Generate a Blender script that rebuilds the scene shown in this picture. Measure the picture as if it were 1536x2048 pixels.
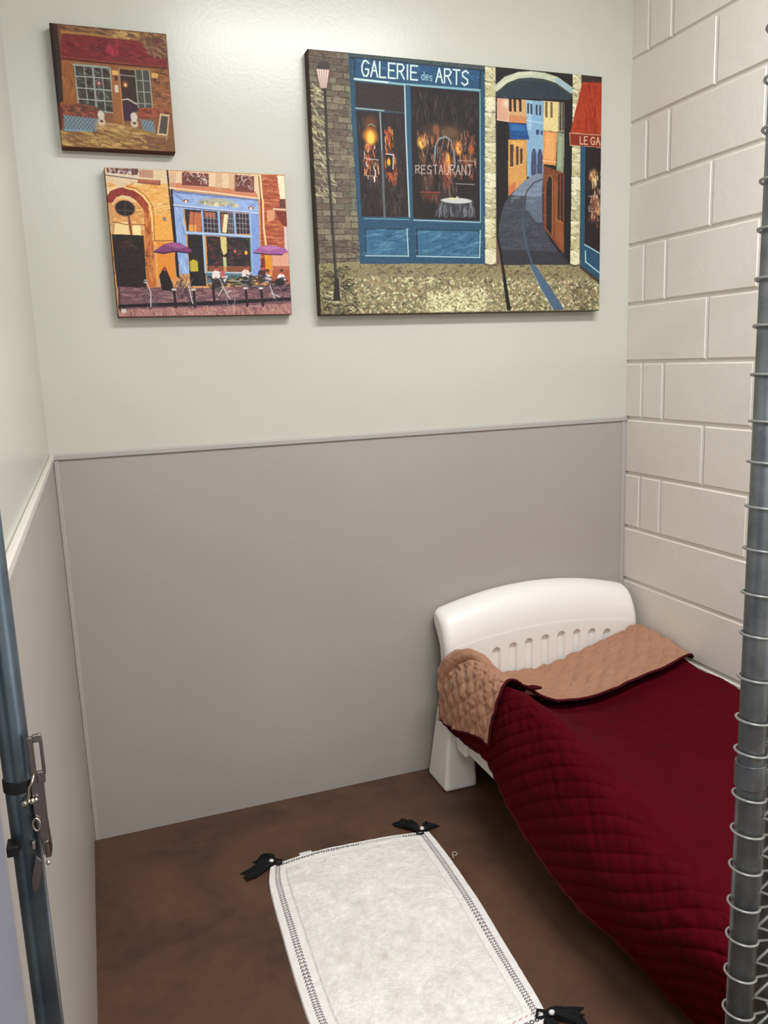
import bpy, bmesh, math, random
import numpy as np
from mathutils import Matrix, Vector

random.seed(7)
RNG = np.random.default_rng(7)
for o in list(bpy.data.objects):
    bpy.data.objects.remove(o, do_unlink=True)
SC = bpy.context.scene
COL = SC.collection

# ------------------------------------------------------------------ camera
CAM = np.array([-1.85932, -2.52891, 1.45551])
YAW, PITCH, ROLL, FPX = -0.340961, -0.182878, 0.0371453, 1619.70
cy_, sy_ = math.cos(YAW), math.sin(YAW)
cp_, sp_ = math.cos(PITCH), math.sin(PITCH)
cr_, sr_ = math.cos(ROLL), math.sin(ROLL)
Rz = np.array([[cy_, -sy_, 0], [sy_, cy_, 0], [0, 0, 1]])
Rx = np.array([[1, 0, 0], [0, cp_, -sp_], [0, sp_, cp_]])
Ry = np.array([[cr_, 0, sr_], [0, 1, 0], [-sr_, 0, cr_]])
CM = Rz @ Rx @ Ry
cd = bpy.data.cameras.new('camera')
cam = bpy.data.objects.new('camera', cd)
COL.objects.link(cam)
cd.sensor_fit = 'HORIZONTAL'
cd.sensor_width = 36.0
cd.lens = FPX * 36.0 / 1536.0
cd.clip_start = 0.02
mw = Matrix.Identity(4)
for i in range(3):
    mw[i][0] = CM[i, 0]
    mw[i][1] = CM[i, 2]
    mw[i][2] = -CM[i, 1]
    mw[i][3] = CAM[i]
cam.matrix_world = mw
SC.camera = cam

# ------------------------------------------------------------------ light and exposure
SC.view_settings.view_transform = 'Standard'
SC.view_settings.look = 'None'
SC.view_settings.exposure = 0.0
SC.view_settings.gamma = 1.0
SC.view_settings.use_curve_mapping = False
W_ = bpy.data.worlds.new('world')
SC.world = W_
W_.use_nodes = True
W_.node_tree.nodes['Background'].inputs[0].default_value = (0.98, 1.0, 1.04, 1)
W_.node_tree.nodes['Background'].inputs[1].default_value = 2.2


def area(name, loc, tgt, sx, sy, power, col):
    l = bpy.data.lights.new(name, 'AREA')
    l.shape = 'RECTANGLE'
    l.size, l.size_y = sx, sy
    l.energy = power
    l.color = col
    o = bpy.data.objects.new(name, l)
    o.location = loc
    d = Vector(tgt) - Vector(loc)
    o.rotation_euler = d.to_track_quat('-Z', 'Y').to_euler()
    COL.objects.link(o)
    return o


area('ceiling_lamp_light', (-0.72, -1.70, 3.02), (-0.72, -1.69, 0), 1.10, 0.30, 57, (0.98, 1.0, 1.06))
area('corridor_lamp_light', (-2.0, -3.7, 3.02), (-2.0, -3.65, 0), 1.10, 0.30, 60, (0.98, 1.0, 1.06))


# ------------------------------------------------------------------ helpers
def lin(c):
    c = np.asarray(c, float) / 255.0
    return np.where(c <= 0.04045, c / 12.92, ((c + 0.055) / 1.055) ** 2.4)


def srgb(r, g, b):
    v = lin((r, g, b))
    return (float(v[0]), float(v[1]), float(v[2]), 1.0)


class MB:
    """collects geometry for ONE mesh object"""
    def __init__(s):
        s.v, s.f = [], []

    def add(s, verts, faces):
        n = len(s.v)
        s.v += [tuple(map(float, p)) for p in verts]
        s.f += [tuple(i + n for i in f) for f in faces]
        return s

    def box(s, a, b):
        x0, y0, z0 = a
        x1, y1, z1 = b
        return s.add([(x0, y0, z0), (x1, y0, z0), (x1, y1, z0), (x0, y1, z0), (x0, y0, z1), (x1, y0, z1), (x1, y1, z1), (x0, y1, z1)],
                     [(3, 2, 1, 0), (4, 5, 6, 7), (0, 1, 5, 4), (1, 2, 6, 5), (2, 3, 7, 6), (3, 0, 4, 7)])

    def tube(s, pts, r, n=10, closed=False, caps=True):
        P = [Vector(p) for p in pts]
        m = len(P)
        rs = r if isinstance(r, (list, tuple, np.ndarray)) else [r] * m
        T = []
        for i in range(m):
            a = P[(i - 1) % m] if (closed or i > 0) else P[i]
            b = P[(i + 1) % m] if (closed or i < m - 1) else P[i]
            T.append((b - a).normalized())
        up = Vector((0, 0, 1)) if abs(T[0].z) < 0.9 else Vector((1, 0, 0))
        N = (up - T[0] * up.dot(T[0])).normalized()
        vs = []
        for i in range(m):
            N = (N - T[i] * N.dot(T[i]))
            N = N.normalized() if N.length > 1e-9 else T[i].orthogonal().normalized()
            B = T[i].cross(N)
            for k in range(n):
                a = 2 * math.pi * k / n
                vs.append(P[i] + (N * math.cos(a) + B * math.sin(a)) * rs[i])
        fs = []
        for i in range(m if closed else m - 1):
            j = (i + 1) % m
            for k in range(n):
                k2 = (k + 1) % n
                fs.append((i * n + k, i * n + k2, j * n + k2, j * n + k))
        if caps and not closed:
            fs.append(tuple(range(n - 1, -1, -1)))
            fs.append(tuple((m - 1) * n + k for k in range(n)))
        return s.add(vs, fs)

    def prism(s, poly, axis, a, b):
        """extrude a 2D outline along an axis between a and b"""
        def P(u, v, w):
            return {'x': (w, u, v), 'y': (u, w, v), 'z': (u, v, w)}[axis]
        n = len(poly)
        vs = [P(u, v, a) for u, v in poly] + [P(u, v, b) for u, v in poly]
        fs = [tuple(range(n - 1, -1, -1)), tuple(range(n, 2 * n))]
        fs += [(i, (i + 1) % n, n + (i + 1) % n, n + i) for i in range(n)]
        return s.add(vs, fs)

    def sphere(s, c, r, n=12, m=8):
        rx, ry, rz = r if isinstance(r, (tuple, list)) else (r, r, r)
        vs = [(c[0], c[1], c[2] + rz)]
        for i in range(1, m):
            t = math.pi * i / m
            for k in range(n):
                a = 2 * math.pi * k / n
                vs.append((c[0] + rx * math.sin(t) * math.cos(a), c[1] + ry * math.sin(t) * math.sin(a), c[2] + rz * math.cos(t)))
        vs.append((c[0], c[1], c[2] - rz))
        fs = [(0, 1 + k, 1 + (k + 1) % n) for k in range(n)]
        for i in range(m - 2):
            for k in range(n):
                k2 = (k + 1) % n
                fs.append((1 + i * n + k, 1 + (i + 1) * n + k, 1 + (i + 1) * n + k2, 1 + i * n + k2))
        L = 1 + (m - 1) * n
        fs += [(L, 1 + (m - 2) * n + (k + 1) % n, 1 + (m - 2) * n + k) for k in range(n)]
        return s.add(vs, fs)

    def build(s, name, mat, parent=None, smooth=True, bevel=0, fixn=True, segs=3):
        me = bpy.data.meshes.new(name)
        me.from_pydata(s.v, [], s.f)
        if fixn:
            bm = bmesh.new()
            bm.from_mesh(me)
            bmesh.ops.recalc_face_normals(bm, faces=bm.faces)
            bm.to_mesh(me)
            bm.free()
        o = link(name, me, mat, parent)
        if smooth:
            me.polygons.foreach_set('use_smooth', [True] * len(me.polygons))
        if bevel:
            md = o.modifiers.new('bevel', 'BEVEL')
            md.width = bevel
            md.segments = segs
            md.limit_method = 'ANGLE'
            md.angle_limit = math.radians(35)
            md.harden_normals = True
        return o


def link(name, me, mat, parent=None):
    o = bpy.data.objects.new(name, me)
    COL.objects.link(o)
    if mat is not None:
        me.materials.append(mat)
    if parent is not None:
        o.parent = parent
        o.matrix_parent_inverse = Matrix.Translation(-Vector(parent.location))
    return o


def grid_mesh(name, P, mat, parent=None, colors=None, flip=False, smooth=True):
    """P: (rows, cols, 3) array of points"""
    R, C = P.shape[:2]
    me = bpy.data.meshes.new(name)
    nf = (R - 1) * (C - 1)
    idx = np.arange(R * C).reshape(R, C)
    q = np.stack([idx[:-1, :-1], idx[:-1, 1:], idx[1:, 1:], idx[1:, :-1]], -1).reshape(-1, 4)
    if flip:
        q = q[:, ::-1]
    me.vertices.add(R * C)
    me.vertices.foreach_set('co', P.reshape(-1).astype(np.float32))
    me.loops.add(nf * 4)
    me.loops.foreach_set('vertex_index', q.reshape(-1).astype(np.int32))
    me.polygons.add(nf)
    me.polygons.foreach_set('loop_start', (np.arange(nf) * 4).astype(np.int32))
    me.polygons.foreach_set('use_smooth', np.full(nf, smooth))
    me.update(calc_edges=True)
    if colors is not None:
        ca = me.color_attributes.new('pigment', 'FLOAT_COLOR', 'POINT')
        c4 = np.ones((R * C, 4), np.float32)
        c4[:, :3] = colors.reshape(-1, 3)
        ca.data.foreach_set('color', c4.reshape(-1))
    return link(name, me, mat, parent)


def empty(name, loc, label, cat, group=None):
    o = bpy.data.objects.new(name, None)
    o.empty_display_size = 0.05
    o.location = loc
    COL.objects.link(o)
    return tag(o, label, cat, group)


def tag(o, label, cat, group=None):
    o['label'] = label
    o['category'] = cat
    if group:
        o['group'] = group
    return o


def structure(o):
    o['kind'] = 'structure'
    return o


# ---- procedural materials
def material(name, base, rough=0.6, metal=0.0, spec=0.5, vary=None, vscale=5.0, bumps=(), sheen=0.0, attr=None, coat=0.0, detail=4.0):
    m = bpy.data.materials.new(name)
    m.use_nodes = True
    nt = m.node_tree
    b = nt.nodes['Principled BSDF']
    b.inputs['Roughness'].default_value = rough
    b.inputs['Metallic'].default_value = metal
    b.inputs['Specular IOR Level'].default_value = spec
    b.inputs['Base Color'].default_value = base
    if sheen:
        b.inputs['Sheen Weight'].default_value = sheen
        b.inputs['Sheen Roughness'].default_value = 0.5
    if coat:
        b.inputs['Coat Weight'].default_value = coat
    tc = nt.nodes.new('ShaderNodeTexCoord')
    if attr:
        a = nt.nodes.new('ShaderNodeAttribute')
        a.attribute_name = attr
        nt.links.new(a.outputs['Color'], b.inputs['Base Color'])
    elif vary is not None:
        n = nt.nodes.new('ShaderNodeTexNoise')
        n.inputs['Scale'].default_value = vscale
        n.inputs['Detail'].default_value = detail
        n.inputs['Roughness'].default_value = 0.6
        nt.links.new(tc.outputs['Object'], n.inputs['Vector'])
        r = nt.nodes.new('ShaderNodeValToRGB')
        r.color_ramp.elements[0].position = 0.32
        r.color_ramp.elements[1].position = 0.70
        r.color_ramp.elements[0].color = vary
        r.color_ramp.elements[1].color = base
        nt.links.new(n.outputs['Fac'], r.inputs['Fac'])
        nt.links.new(r.outputs['Color'], b.inputs['Base Color'])
    last = None
    for kind, sc, dist, strength in bumps:
        if kind == 'noise':
            t = nt.nodes.new('ShaderNodeTexNoise')
            t.inputs['Scale'].default_value = sc
            t.inputs['Detail'].default_value = 3
            out = t.outputs['Fac']
        else:
            t = nt.nodes.new('ShaderNodeTexVoronoi')
            t.inputs['Scale'].default_value = sc
            out = t.outputs['Distance']
        nt.links.new(tc.outputs['Object'], t.inputs['Vector'])
        bp = nt.nodes.new('ShaderNodeBump')
        bp.inputs['Distance'].default_value = dist
        bp.inputs['Strength'].default_value = strength
        nt.links.new(out, bp.inputs['Height'])
        if last:
            nt.links.new(last, bp.inputs['Normal'])
        last = bp.outputs['Normal']
    if last:
        nt.links.new(last, b.inputs['Normal'])
    return m


M_wall = material('cream_wall_paint', srgb(202, 201, 187), 0.26, spec=0.5, vary=srgb(198, 197, 183), vscale=2.5, bumps=[('noise', 90, 0.002, 0.12)])
M_panel = material('grey_wall_panel', srgb(171, 164, 156), 0.5, spec=0.35, vary=srgb(167, 160, 152), vscale=2.0, bumps=[('noise', 160, 0.002, 0.18)])
M_block = material('painted_block', srgb(232, 226, 213), 0.55, spec=0.35, vary=srgb(226, 220, 207), vscale=4.0, bumps=[('noise', 28, 0.004, 0.22), ('noise', 140, 0.002, 0.25)])
M_trimw = material('cream_trim', srgb(208, 203, 190), 0.4)
M_trimg = material('grey_trim', srgb(176, 171, 163), 0.4)
M_ceil = material('ceiling_paint', srgb(205, 203, 196), 0.8)
M_bed = material('white_plastic', srgb(240, 235, 226), 0.40, spec=0.5, bumps=[('noise', 300, 0.0006, 0.2)])
M_maroon = material('maroon_cloth', srgb(80, 4, 15), 0.9, spec=0.06, sheen=0.0, vary=srgb(71, 3, 12), vscale=9.0, bumps=[('noise', 420, 0.0012, 0.3), ('noise', 38, 0.007, 0.4)])
M_tan = material('tan_cloth', srgb(172, 128, 103), 0.85, spec=0.15, sheen=0.05, vary=srgb(164, 120, 95), vscale=9.0, bumps=[('noise', 420, 0.0012, 0.3), ('noise', 45, 0.004, 0.3)])
M_pipe_edge = material('maroon_binding', srgb(70, 14, 22), 0.85, spec=0.1, bumps=[('noise', 300, 0.001, 0.3)])
M_galv = material('galvanised_pipe', srgb(132, 135, 136), 0.42, metal=0.75, vary=srgb(98, 102, 105), vscale=26.0, bumps=[('noise', 60, 0.001, 0.12)])
M_galvb = material('blue_galvanised_pipe', srgb(112, 126, 136), 0.3, metal=0.8, vary=srgb(84, 98, 110), vscale=20.0, bumps=[('noise', 60, 0.001, 0.12)])
M_wire = material('galvanised_wire', srgb(172, 174, 170), 0.4, metal=0.6)
M_latch = material('plated_latch', srgb(150, 142, 136), 0.22, metal=1.0)
M_bolt = material('bright_bolt', srgb(205, 200, 185), 0.25, metal=1.0)
M_dark = material('black_steel', srgb(38, 38, 40), 0.5, metal=0.4)
M_jamb = material('blue_grey_jamb', srgb(134, 136, 148), 0.5, spec=0.4, vary=srgb(126, 128, 140), vscale=7)
M_yarn = material('black_yarn', srgb(30, 31, 31), 0.9, spec=0.15)
M_bead = material('white_yarn', srgb(222, 220, 214), 0.8)
M_thread = material('pale_thread', srgb(176, 166, 150), 0.6)
M_art = material('printed_canvas', (0.5, 0.5, 0.5, 1), 0.6, spec=0.3, attr='pigment', bumps=[('noise', 260, 0.001, 0.3)])
M_rug = material('woven_rug', (0.5, 0.5, 0.5, 1), 0.92, spec=0.1, attr='pigment', sheen=0.2, bumps=[('noise', 340, 0.003, 0.6), ('noise', 60, 0.004, 0.35)])
M_lamp = material('lamp_housing', srgb(225, 225, 220), 0.5)


def floor_material():
    m = material('stained_concrete', srgb(94, 66, 48), 0.5, spec=0.35)
    nt = m.node_tree
    b = nt.nodes['Principled BSDF']
    tc = nt.nodes.new('ShaderNodeTexCoord')
    n1 = nt.nodes.new('ShaderNodeTexNoise')
    n1.inputs['Scale'].default_value = 3.2
    n1.inputs['Detail'].default_value = 8
    n1.inputs['Roughness'].default_value = 0.62
    n1.inputs['Distortion'].default_value = 0.6
    n2 = nt.nodes.new('ShaderNodeTexNoise')
    n2.inputs['Scale'].default_value = 22
    n2.inputs['Detail'].default_value = 6
    nt.links.new(tc.outputs['Object'], n1.inputs['Vector'])
    nt.links.new(tc.outputs['Object'], n2.inputs['Vector'])
    mx = nt.nodes.new('ShaderNodeMath')
    mx.operation = 'MULTIPLY_ADD'
    mx.inputs[1].default_value = 0.35
    nt.links.new(n2.outputs['Fac'], mx.inputs[0])
    nt.links.new(n1.outputs['Fac'], mx.inputs[2])
    r = nt.nodes.new('ShaderNodeValToRGB')
    e = r.color_ramp.elements
    e[0].position, e[0].color = 0.46, srgb(66, 45, 33)
    e[1].position, e[1].color = 0.92, srgb(100, 70, 51)
    k = e.new(0.66)
    k.color = srgb(86, 60, 44)
    nt.links.new(mx.outputs[0], r.inputs['Fac'])
    nt.links.new(r.outputs['Color'], b.inputs['Base Color'])
    bp = nt.nodes.new('ShaderNodeBump')
    bp.inputs['Distance'].default_value = 0.003
    bp.inputs['Strength'].default_value = 0.2
    nt.links.new(n2.outputs['Fac'], bp.inputs['Height'])
    nt.links.new(bp.outputs['Normal'], b.inputs['Normal'])
    return m


M_floor = floor_material()

# ------------------------------------------------------------------ the room
WL = -1.983          # left wall
PH = 1.2192          # height of the grey panels
CH = 3.10            # ceiling
CO = 0.2032          # one block course
FY = -1.815          # front of the room
structure(MB().box((-4.2, -4.8, -0.1), (1.2, 0.3, 0)).build('floor', M_floor, smooth=False))
structure(MB().box((-4.2, -4.8, CH), (1.2, 0.3, CH + 0.1)).build('ceiling', M_ceil, smooth=False))
structure(MB().box((WL - 0.1, 0, 0), (0.12, 0.12, CH)).build('wall_back', M_wall, smooth=False))
structure(MB().box((WL - 0.1, -1.80, 0), (WL, 0, CH)).build('wall_left', M_wall, smooth=False))
structure(MB().box((-4.2, -4.8, 0), (1.2, -4.7, CH)).build('wall_corridor', M_wall, smooth=False))

# concrete block wall with recessed mortar joints
s0, cut = 0.2045, 0.0903
mb = MB()
jx = 0.0072
mb.add([(jx, 0.0, 0), (jx, -2.6, 0), (jx, -2.6, CH), (jx, 0.0, CH)], [(0, 1, 2, 3)])
hj, vj, bv = 0.0048, 0.0035, 0.0048
ncourse = int(CH / CO) + 1
for k in range(ncourse):
    z0, z1 = k * CO + hj, min((k + 1) * CO - hj, CH)
    if (k % 2) == 0:       # course with the cut block next to the corner
        edges = [0.0, cut, s0] + [s0 + 0.4064 * i for i in range(1, 7)]
    else:
        edges = [0.0] + [s0 + 0.2032 + 0.4064 * i for i in range(0, 6)]
    if k <= 3:               # these low courses show no vertical joints under the paint
        edges = [0.0, 2.6]
    for a, b in zip(edges[:-1], edges[1:]):
        ya, yb = -a - (vj if a > 0 else 0), -b + vj
        jit = random.uniform(-0.0008, 0.0008)
        # outer rim on the joint plane, bevelled up to the block face
        rim = [(jx, ya, z0), (jx, yb, z0), (jx, yb, z1), (jx, ya, z1)]
        bb = bv
        fa = [(jit, ya - (bb if a > 0 else 0), z0 + bb), (jit, yb + bb, z0 + bb), (jit, yb + bb, z1 - bb), (jit, ya - (bb if a > 0 else 0), z1 - bb)]
        mb.add(rim + fa, [(4, 5, 6, 7), (0, 1, 5, 4), (1, 2, 6, 5), (2, 3, 7, 6), (3, 0, 4, 7)])
    # shallow filled vertical joints
    for e in edges[1:-1]:
        mb.add([(0.0022, -e + vj * 1.1, z0), (0.0022, -e - vj * 1.1, z0), (0.0022, -e - vj * 1.1, z1), (0.0022, -e + vj * 1.1, z1)], [(0, 1, 2, 3)])
mb.box((0.012, -2.6, 0), (0.15, 0.0, CH))
structure(mb.build('wall_right', M_block, smooth=False, fixn=False))

# grey panels with their caps and corner strips
structure(MB().box((WL, -0.006, 0), (0.0, 0.0, PH)).build('trim_1', M_panel, smooth=False))
structure(MB().box((WL, -1.79, 0), (WL + 0.006, 0.0, PH)).build('trim_2', M_panel, smooth=False))
structure(MB().box((WL + 0.004, -0.0125, PH - 0.010), (0.0, 0.0, PH + 0.008)).build('trim_3', M_trimg, bevel=0.004))
structure(MB().box((WL, -1.79, PH - 0.010), (WL + 0.0125, 0.0, PH + 0.008)).build('trim_4', M_trimw, bevel=0.004))
structure(MB().box((-0.021, -0.0095, 0), (-0.004, 0.0, PH - 0.010)).build('trim_5', M_trimg, bevel=0.003))
structure(MB().box((WL + 0.009, -0.0095, 0), (WL + 0.022, 0.0, PH - 0.010)).build('trim_6', M_trimg, bevel=0.003))
# blue-grey jamb beside the gate, nearer to the viewer
structure(MB().box((-2.20, -2.9, 0), (-1.960, -1.845, CH)).build('trim_7', M_jamb, bevel=0.004))

# ceiling lamps over the corridor
def ceiling_lamp(loc, label):
    r = empty('ceiling_lamp', loc, label, 'ceiling lamp', 'ceiling lamps over the corridor')
    x, y, z = loc
    MB().box((x - 0.60, y - 0.19, z - 0.028), (x + 0.60, y + 0.19, z)).build('lamp_housing', M_lamp, r, bevel=0.006)
    return r


ceiling_lamp((-0.72, -1.70, CH), 'white ceiling lamp housing over the opening of the kennel room')
ceiling_lamp((-2.0, -3.7, CH), 'white ceiling lamp housing farther back over the corridor')


# ------------------------------------------------------------------ paint kit: pictures rasterised into pigment on a fine mesh
def homography(src, dst):
    A, B = [], []
    for (x, y), (u, v) in zip(src, dst):
        A.append([x, y, 1, 0, 0, 0, -u * x, -u * y]); B.append(u)
        A.append([0, 0, 0, x, y, 1, -v * x, -v * y]); B.append(v)
    h = np.linalg.solve(np.array(A, float), np.array(B, float))
    return np.append(h, 1).reshape(3, 3)


FONT = {
    'A': [[(0, 0), (.5, 1), (1, 0)], [(.22, .4), (.78, .4)]],
    'C': [[(1, .85), (.7, 1), (.3, 1), (0, .7), (0, .3), (.3, 0), (.7, 0), (1, .15)]],
    'E': [[(1, 1), (0, 1), (0, 0), (1, 0)], [(0, .52), (.8, .52)]],
    'G': [[(1, .85), (.6, 1), (.25, .95), (0, .65), (0, .3), (.3, 0), (.7, 0), (.95, .2), (.95, .45), (.55, .45)]],
    'I': [[(.5, 0), (.5, 1)]],
    'L': [[(0, 1), (0, 0), (.9, 0)]],
    'N': [[(0, 0), (0, 1), (1, 0), (1, 1)]],
    'R': [[(0, 0), (0, 1), (.7, 1), (1, .8), (.7, .55), (0, .5)], [(.45, .5), (1, 0)]],
    'S': [[(1, .85), (.6, 1), (.1, .85), (.15, .6), (.85, .4), (.9, .15), (.4, 0), (0, .15)]],
    'T': [[(0, 1), (1, 1)], [(.5, 1), (.5, 0)]],
    'U': [[(0, 1), (0, .25), (.3, 0), (.7, 0), (1, .25), (1, 1)]],
    'V': [[(0, 1), (.5, 0), (1, 1)]],
    'a': [[(.9, .6), (.3, .65), (0, .3), (.3, 0), (.9, .2)], [(.9, .65), (.9, 0)]],
    'b': [[(0, 1), (0, 0), (.6, 0), (.9, .3), (.6, .6), (0, .5)]],
    'd': [[(.9, 1), (.9, 0), (.3, 0), (0, .3), (.3, .6), (.9, .5)]],
    'e': [[(0, .35), (.9, .35), (.7, .65), (.25, .65), (0, .3), (.3, 0), (.85, .1)]],
    'f': [[(.8, .95), (.5, 1), (.35, .8), (.35, 0)], [(.1, .6), (.7, .6)]],
    'i': [[(.5, .6), (.5, 0)]],
    'l': [[(.5, 1), (.5, 0)]],
    'm': [[(0, 0), (0, .6), (.45, .6), (.45, 0)], [(.45, .6), (.95, .6), (.95, 0)]],
    'n': [[(0, 0), (0, .6), (.7, .6), (.85, .4), (.85, 0)]],
    'r': [[(0, 0), (0, .6)], [(0, .4), (.4, .62), (.8, .6)]],
    's': [[(.8, .6), (.2, .6), (.1, .4), (.8, .25), (.7, 0), (.05, .03)]],
    't': [[(.4, .9), (.4, .1), (.8, 0)], [(.1, .6), (.75, .6)]],
    'u': [[(0, .6), (0, .15), (.3, 0), (.85, .2)], [(.85, .6), (.85, 0)]],
    'v': [[(0, .6), (.45, 0), (.9, .6)]],
}


class Paint:
    def __init__(s, w, h, base, seed=1):
        s.w, s.h = w, h
        s.a = np.ones((h, w, 3)) * np.array(base, float)
        s.H = np.eye(3)
        s.r = np.random.default_rng(seed)

    def frame(s, corners):
        """corners TL,TR,BR,BL in the sketch's own units -> grid"""
        s.H = homography(corners, [(0, 0), (s.w, 0), (s.w, s.h), (0, s.h)])

    def T(s, pts):
        p = np.array(pts, float)
        q = np.c_[p, np.ones(len(p))] @ s.H.T
        return q[:, :2] / q[:, 2:3]

    def _box(s, q, pad):
        x0, y0 = np.floor(q.min(0) - pad).astype(int)
        x1, y1 = np.ceil(q.max(0) + pad).astype(int) + 1
        return max(x0, 0), max(y0, 0), min(x1, s.w), min(y1, s.h)

    def _mix(s, x0, y0, x1, y1, m, col, jit):
        c = np.array(col, float)
        if jit:
            g = s.r.normal(0, jit, (y1 - y0, x1 - x0, 1))
            g = (g + np.roll(g, 1, 0) + np.roll(g, 1, 1)) / 1.7
            c = c + g
        s.a[y0:y1, x0:x1] = s.a[y0:y1, x0:x1] * (1 - m[..., None]) + c * m[..., None]

    def poly(s, pts, col, alpha=1.0, jit=0, raw=False):
        q = np.array(pts, float) if raw else s.T(pts)
        x0, y0, x1, y1 = s._box(q, 1)
        if x1 <= x0 or y1 <= y0:
            return
        X, Y = np.meshgrid(np.arange(x0, x1) + .5, np.arange(y0, y1) + .5)
        ins = np.zeros(X.shape, bool)
        n = len(q)
        for i in range(n):
            ax, ay = q[i]
            bx, by = q[(i + 1) % n]
            if ay == by:
                continue
            c = ((ay > Y) != (by > Y)) & (X < (bx - ax) * (Y - ay) / (by - ay) + ax)
            ins ^= c
        s._mix(x0, y0, x1, y1, ins * alpha, col, jit)

    def line(s, pts, w, col, alpha=1.0, raw=False, jit=0):
        q = np.array(pts, float) if raw else s.T(pts)
        r = w / 2
        for a, b in zip(q[:-1], q[1:]):
            x0, y0, x1, y1 = s._box(np.array([a, b]), r + 1)
            if x1 <= x0 or y1 <= y0:
                continue
            X, Y = np.meshgrid(np.arange(x0, x1) + .5, np.arange(y0, y1) + .5)
            d = b - a
            L = d @ d + 1e-9
            t = np.clip(((X - a[0]) * d[0] + (Y - a[1]) * d[1]) / L, 0, 1)
            dist = np.hypot(X - a[0] - t * d[0], Y - a[1] - t * d[1])
            s._mix(x0, y0, x1, y1, np.clip(r + .5 - dist, 0, 1) * alpha, col, jit)

    def ell(s, c, rx, ry, col, alpha=1.0, soft=0.15, jit=0):
        q = s.T([c, (c[0] + rx, c[1]), (c[0], c[1] + ry)])
        RX, RY = np.hypot(*(q[1] - q[0])), np.hypot(*(q[2] - q[0]))
        x0, y0, x1, y1 = s._box(np.array([q[0] - (RX, RY), q[0] + (RX, RY)]), 1)
        if x1 <= x0 or y1 <= y0:
            return
        X, Y = np.meshgrid(np.arange(x0, x1) + .5, np.arange(y0, y1) + .5)
        d = np.hypot((X - q[0][0]) / RX, (Y - q[0][1]) / RY)
        s._mix(x0, y0, x1, y1, np.clip((1 - d) / soft, 0, 1) * alpha, col, jit)

    def dabs(s, quad, n, cols, ln=(6, 14), w=(1.5, 3), ang=(0, math.pi), alpha=0.8):
        """short brush strokes scattered over a quad"""
        q = s.T(quad)
        for _ in range(n):
            u, v = s.r.random(2)
            p = q[0] * (1 - u) * (1 - v) + q[1] * u * (1 - v) + q[2] * u * v + q[3] * (1 - u) * v
            t = s.r.uniform(*ang)
            L = s.r.uniform(*ln)
            d = np.array([math.cos(t), math.sin(t)]) * L / 2
            c = np.array(cols[s.r.integers(len(cols))], float) + s.r.normal(0, 9)
            s.line([p - d, p + d * .2, p + d + s.r.normal(0, L * .12, 2)], s.r.uniform(*w), c, alpha, raw=True)

    def text(s, txt, x0, x1, yt0, yb0, yt1, yb1, w, col, gap=0.35, alpha=1.0):
        """text between x0 and x1; top/bottom heights given at both ends"""
        wd = {'I': .35, 'i': .35, 'l': .35, ' ': .6, 'f': .7, 't': .7, 'm': 1.3}
        tot = sum(wd.get(c, 1) + gap for c in txt) - gap
        x = 0
        for c in txt:
            cw = wd.get(c, 1)
            for st in FONT.get(c, []):
                P = []
                for (u, v) in st:
                    f = (x + u * cw) / tot
                    yt, yb = yt0 + (yt1 - yt0) * f, yb0 + (yb1 - yb0) * f
                    P.append((x0 + (x1 - x0) * f, yb + (yt - yb) * v))
                s.line(P, w, col, alpha)
            x += cw + gap

    def blocks(s, quad, rows, ncol, cols, mortar, gap=1.0, jit=6):
        q = s.T(quad)

        def at(u, v):
            return q[0] * (1 - u) * (1 - v) + q[1] * u * (1 - v) + q[2] * u * v + q[3] * (1 - u) * v
        s.poly(q, mortar, raw=True, jit=jit)
        for i in range(rows):
            off = (0.5 if i % 2 else 0.0) + s.r.uniform(-.08, .08)
            for j in range(-1, ncol + 1):
                u0, u1 = (j + off) / ncol, (j + 1 + off) / ncol
                u0, u1 = max(u0, 0), min(u1, 1)
                if u1 - u0 < .02:
                    continue
                v0, v1 = i / rows, (i + 1) / rows
                P = np.array([at(u0, v0), at(u1, v0), at(u1, v1), at(u0, v1)])
                c = P.mean(0)
                d = P - c
                L = np.abs(d).max(0)
                P = c + d * np.maximum(0.2, 1 - gap / np.maximum(L, 1e-6))
                s.poly(P, cols[s.r.integers(len(cols))], raw=True, jit=jit)


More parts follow.
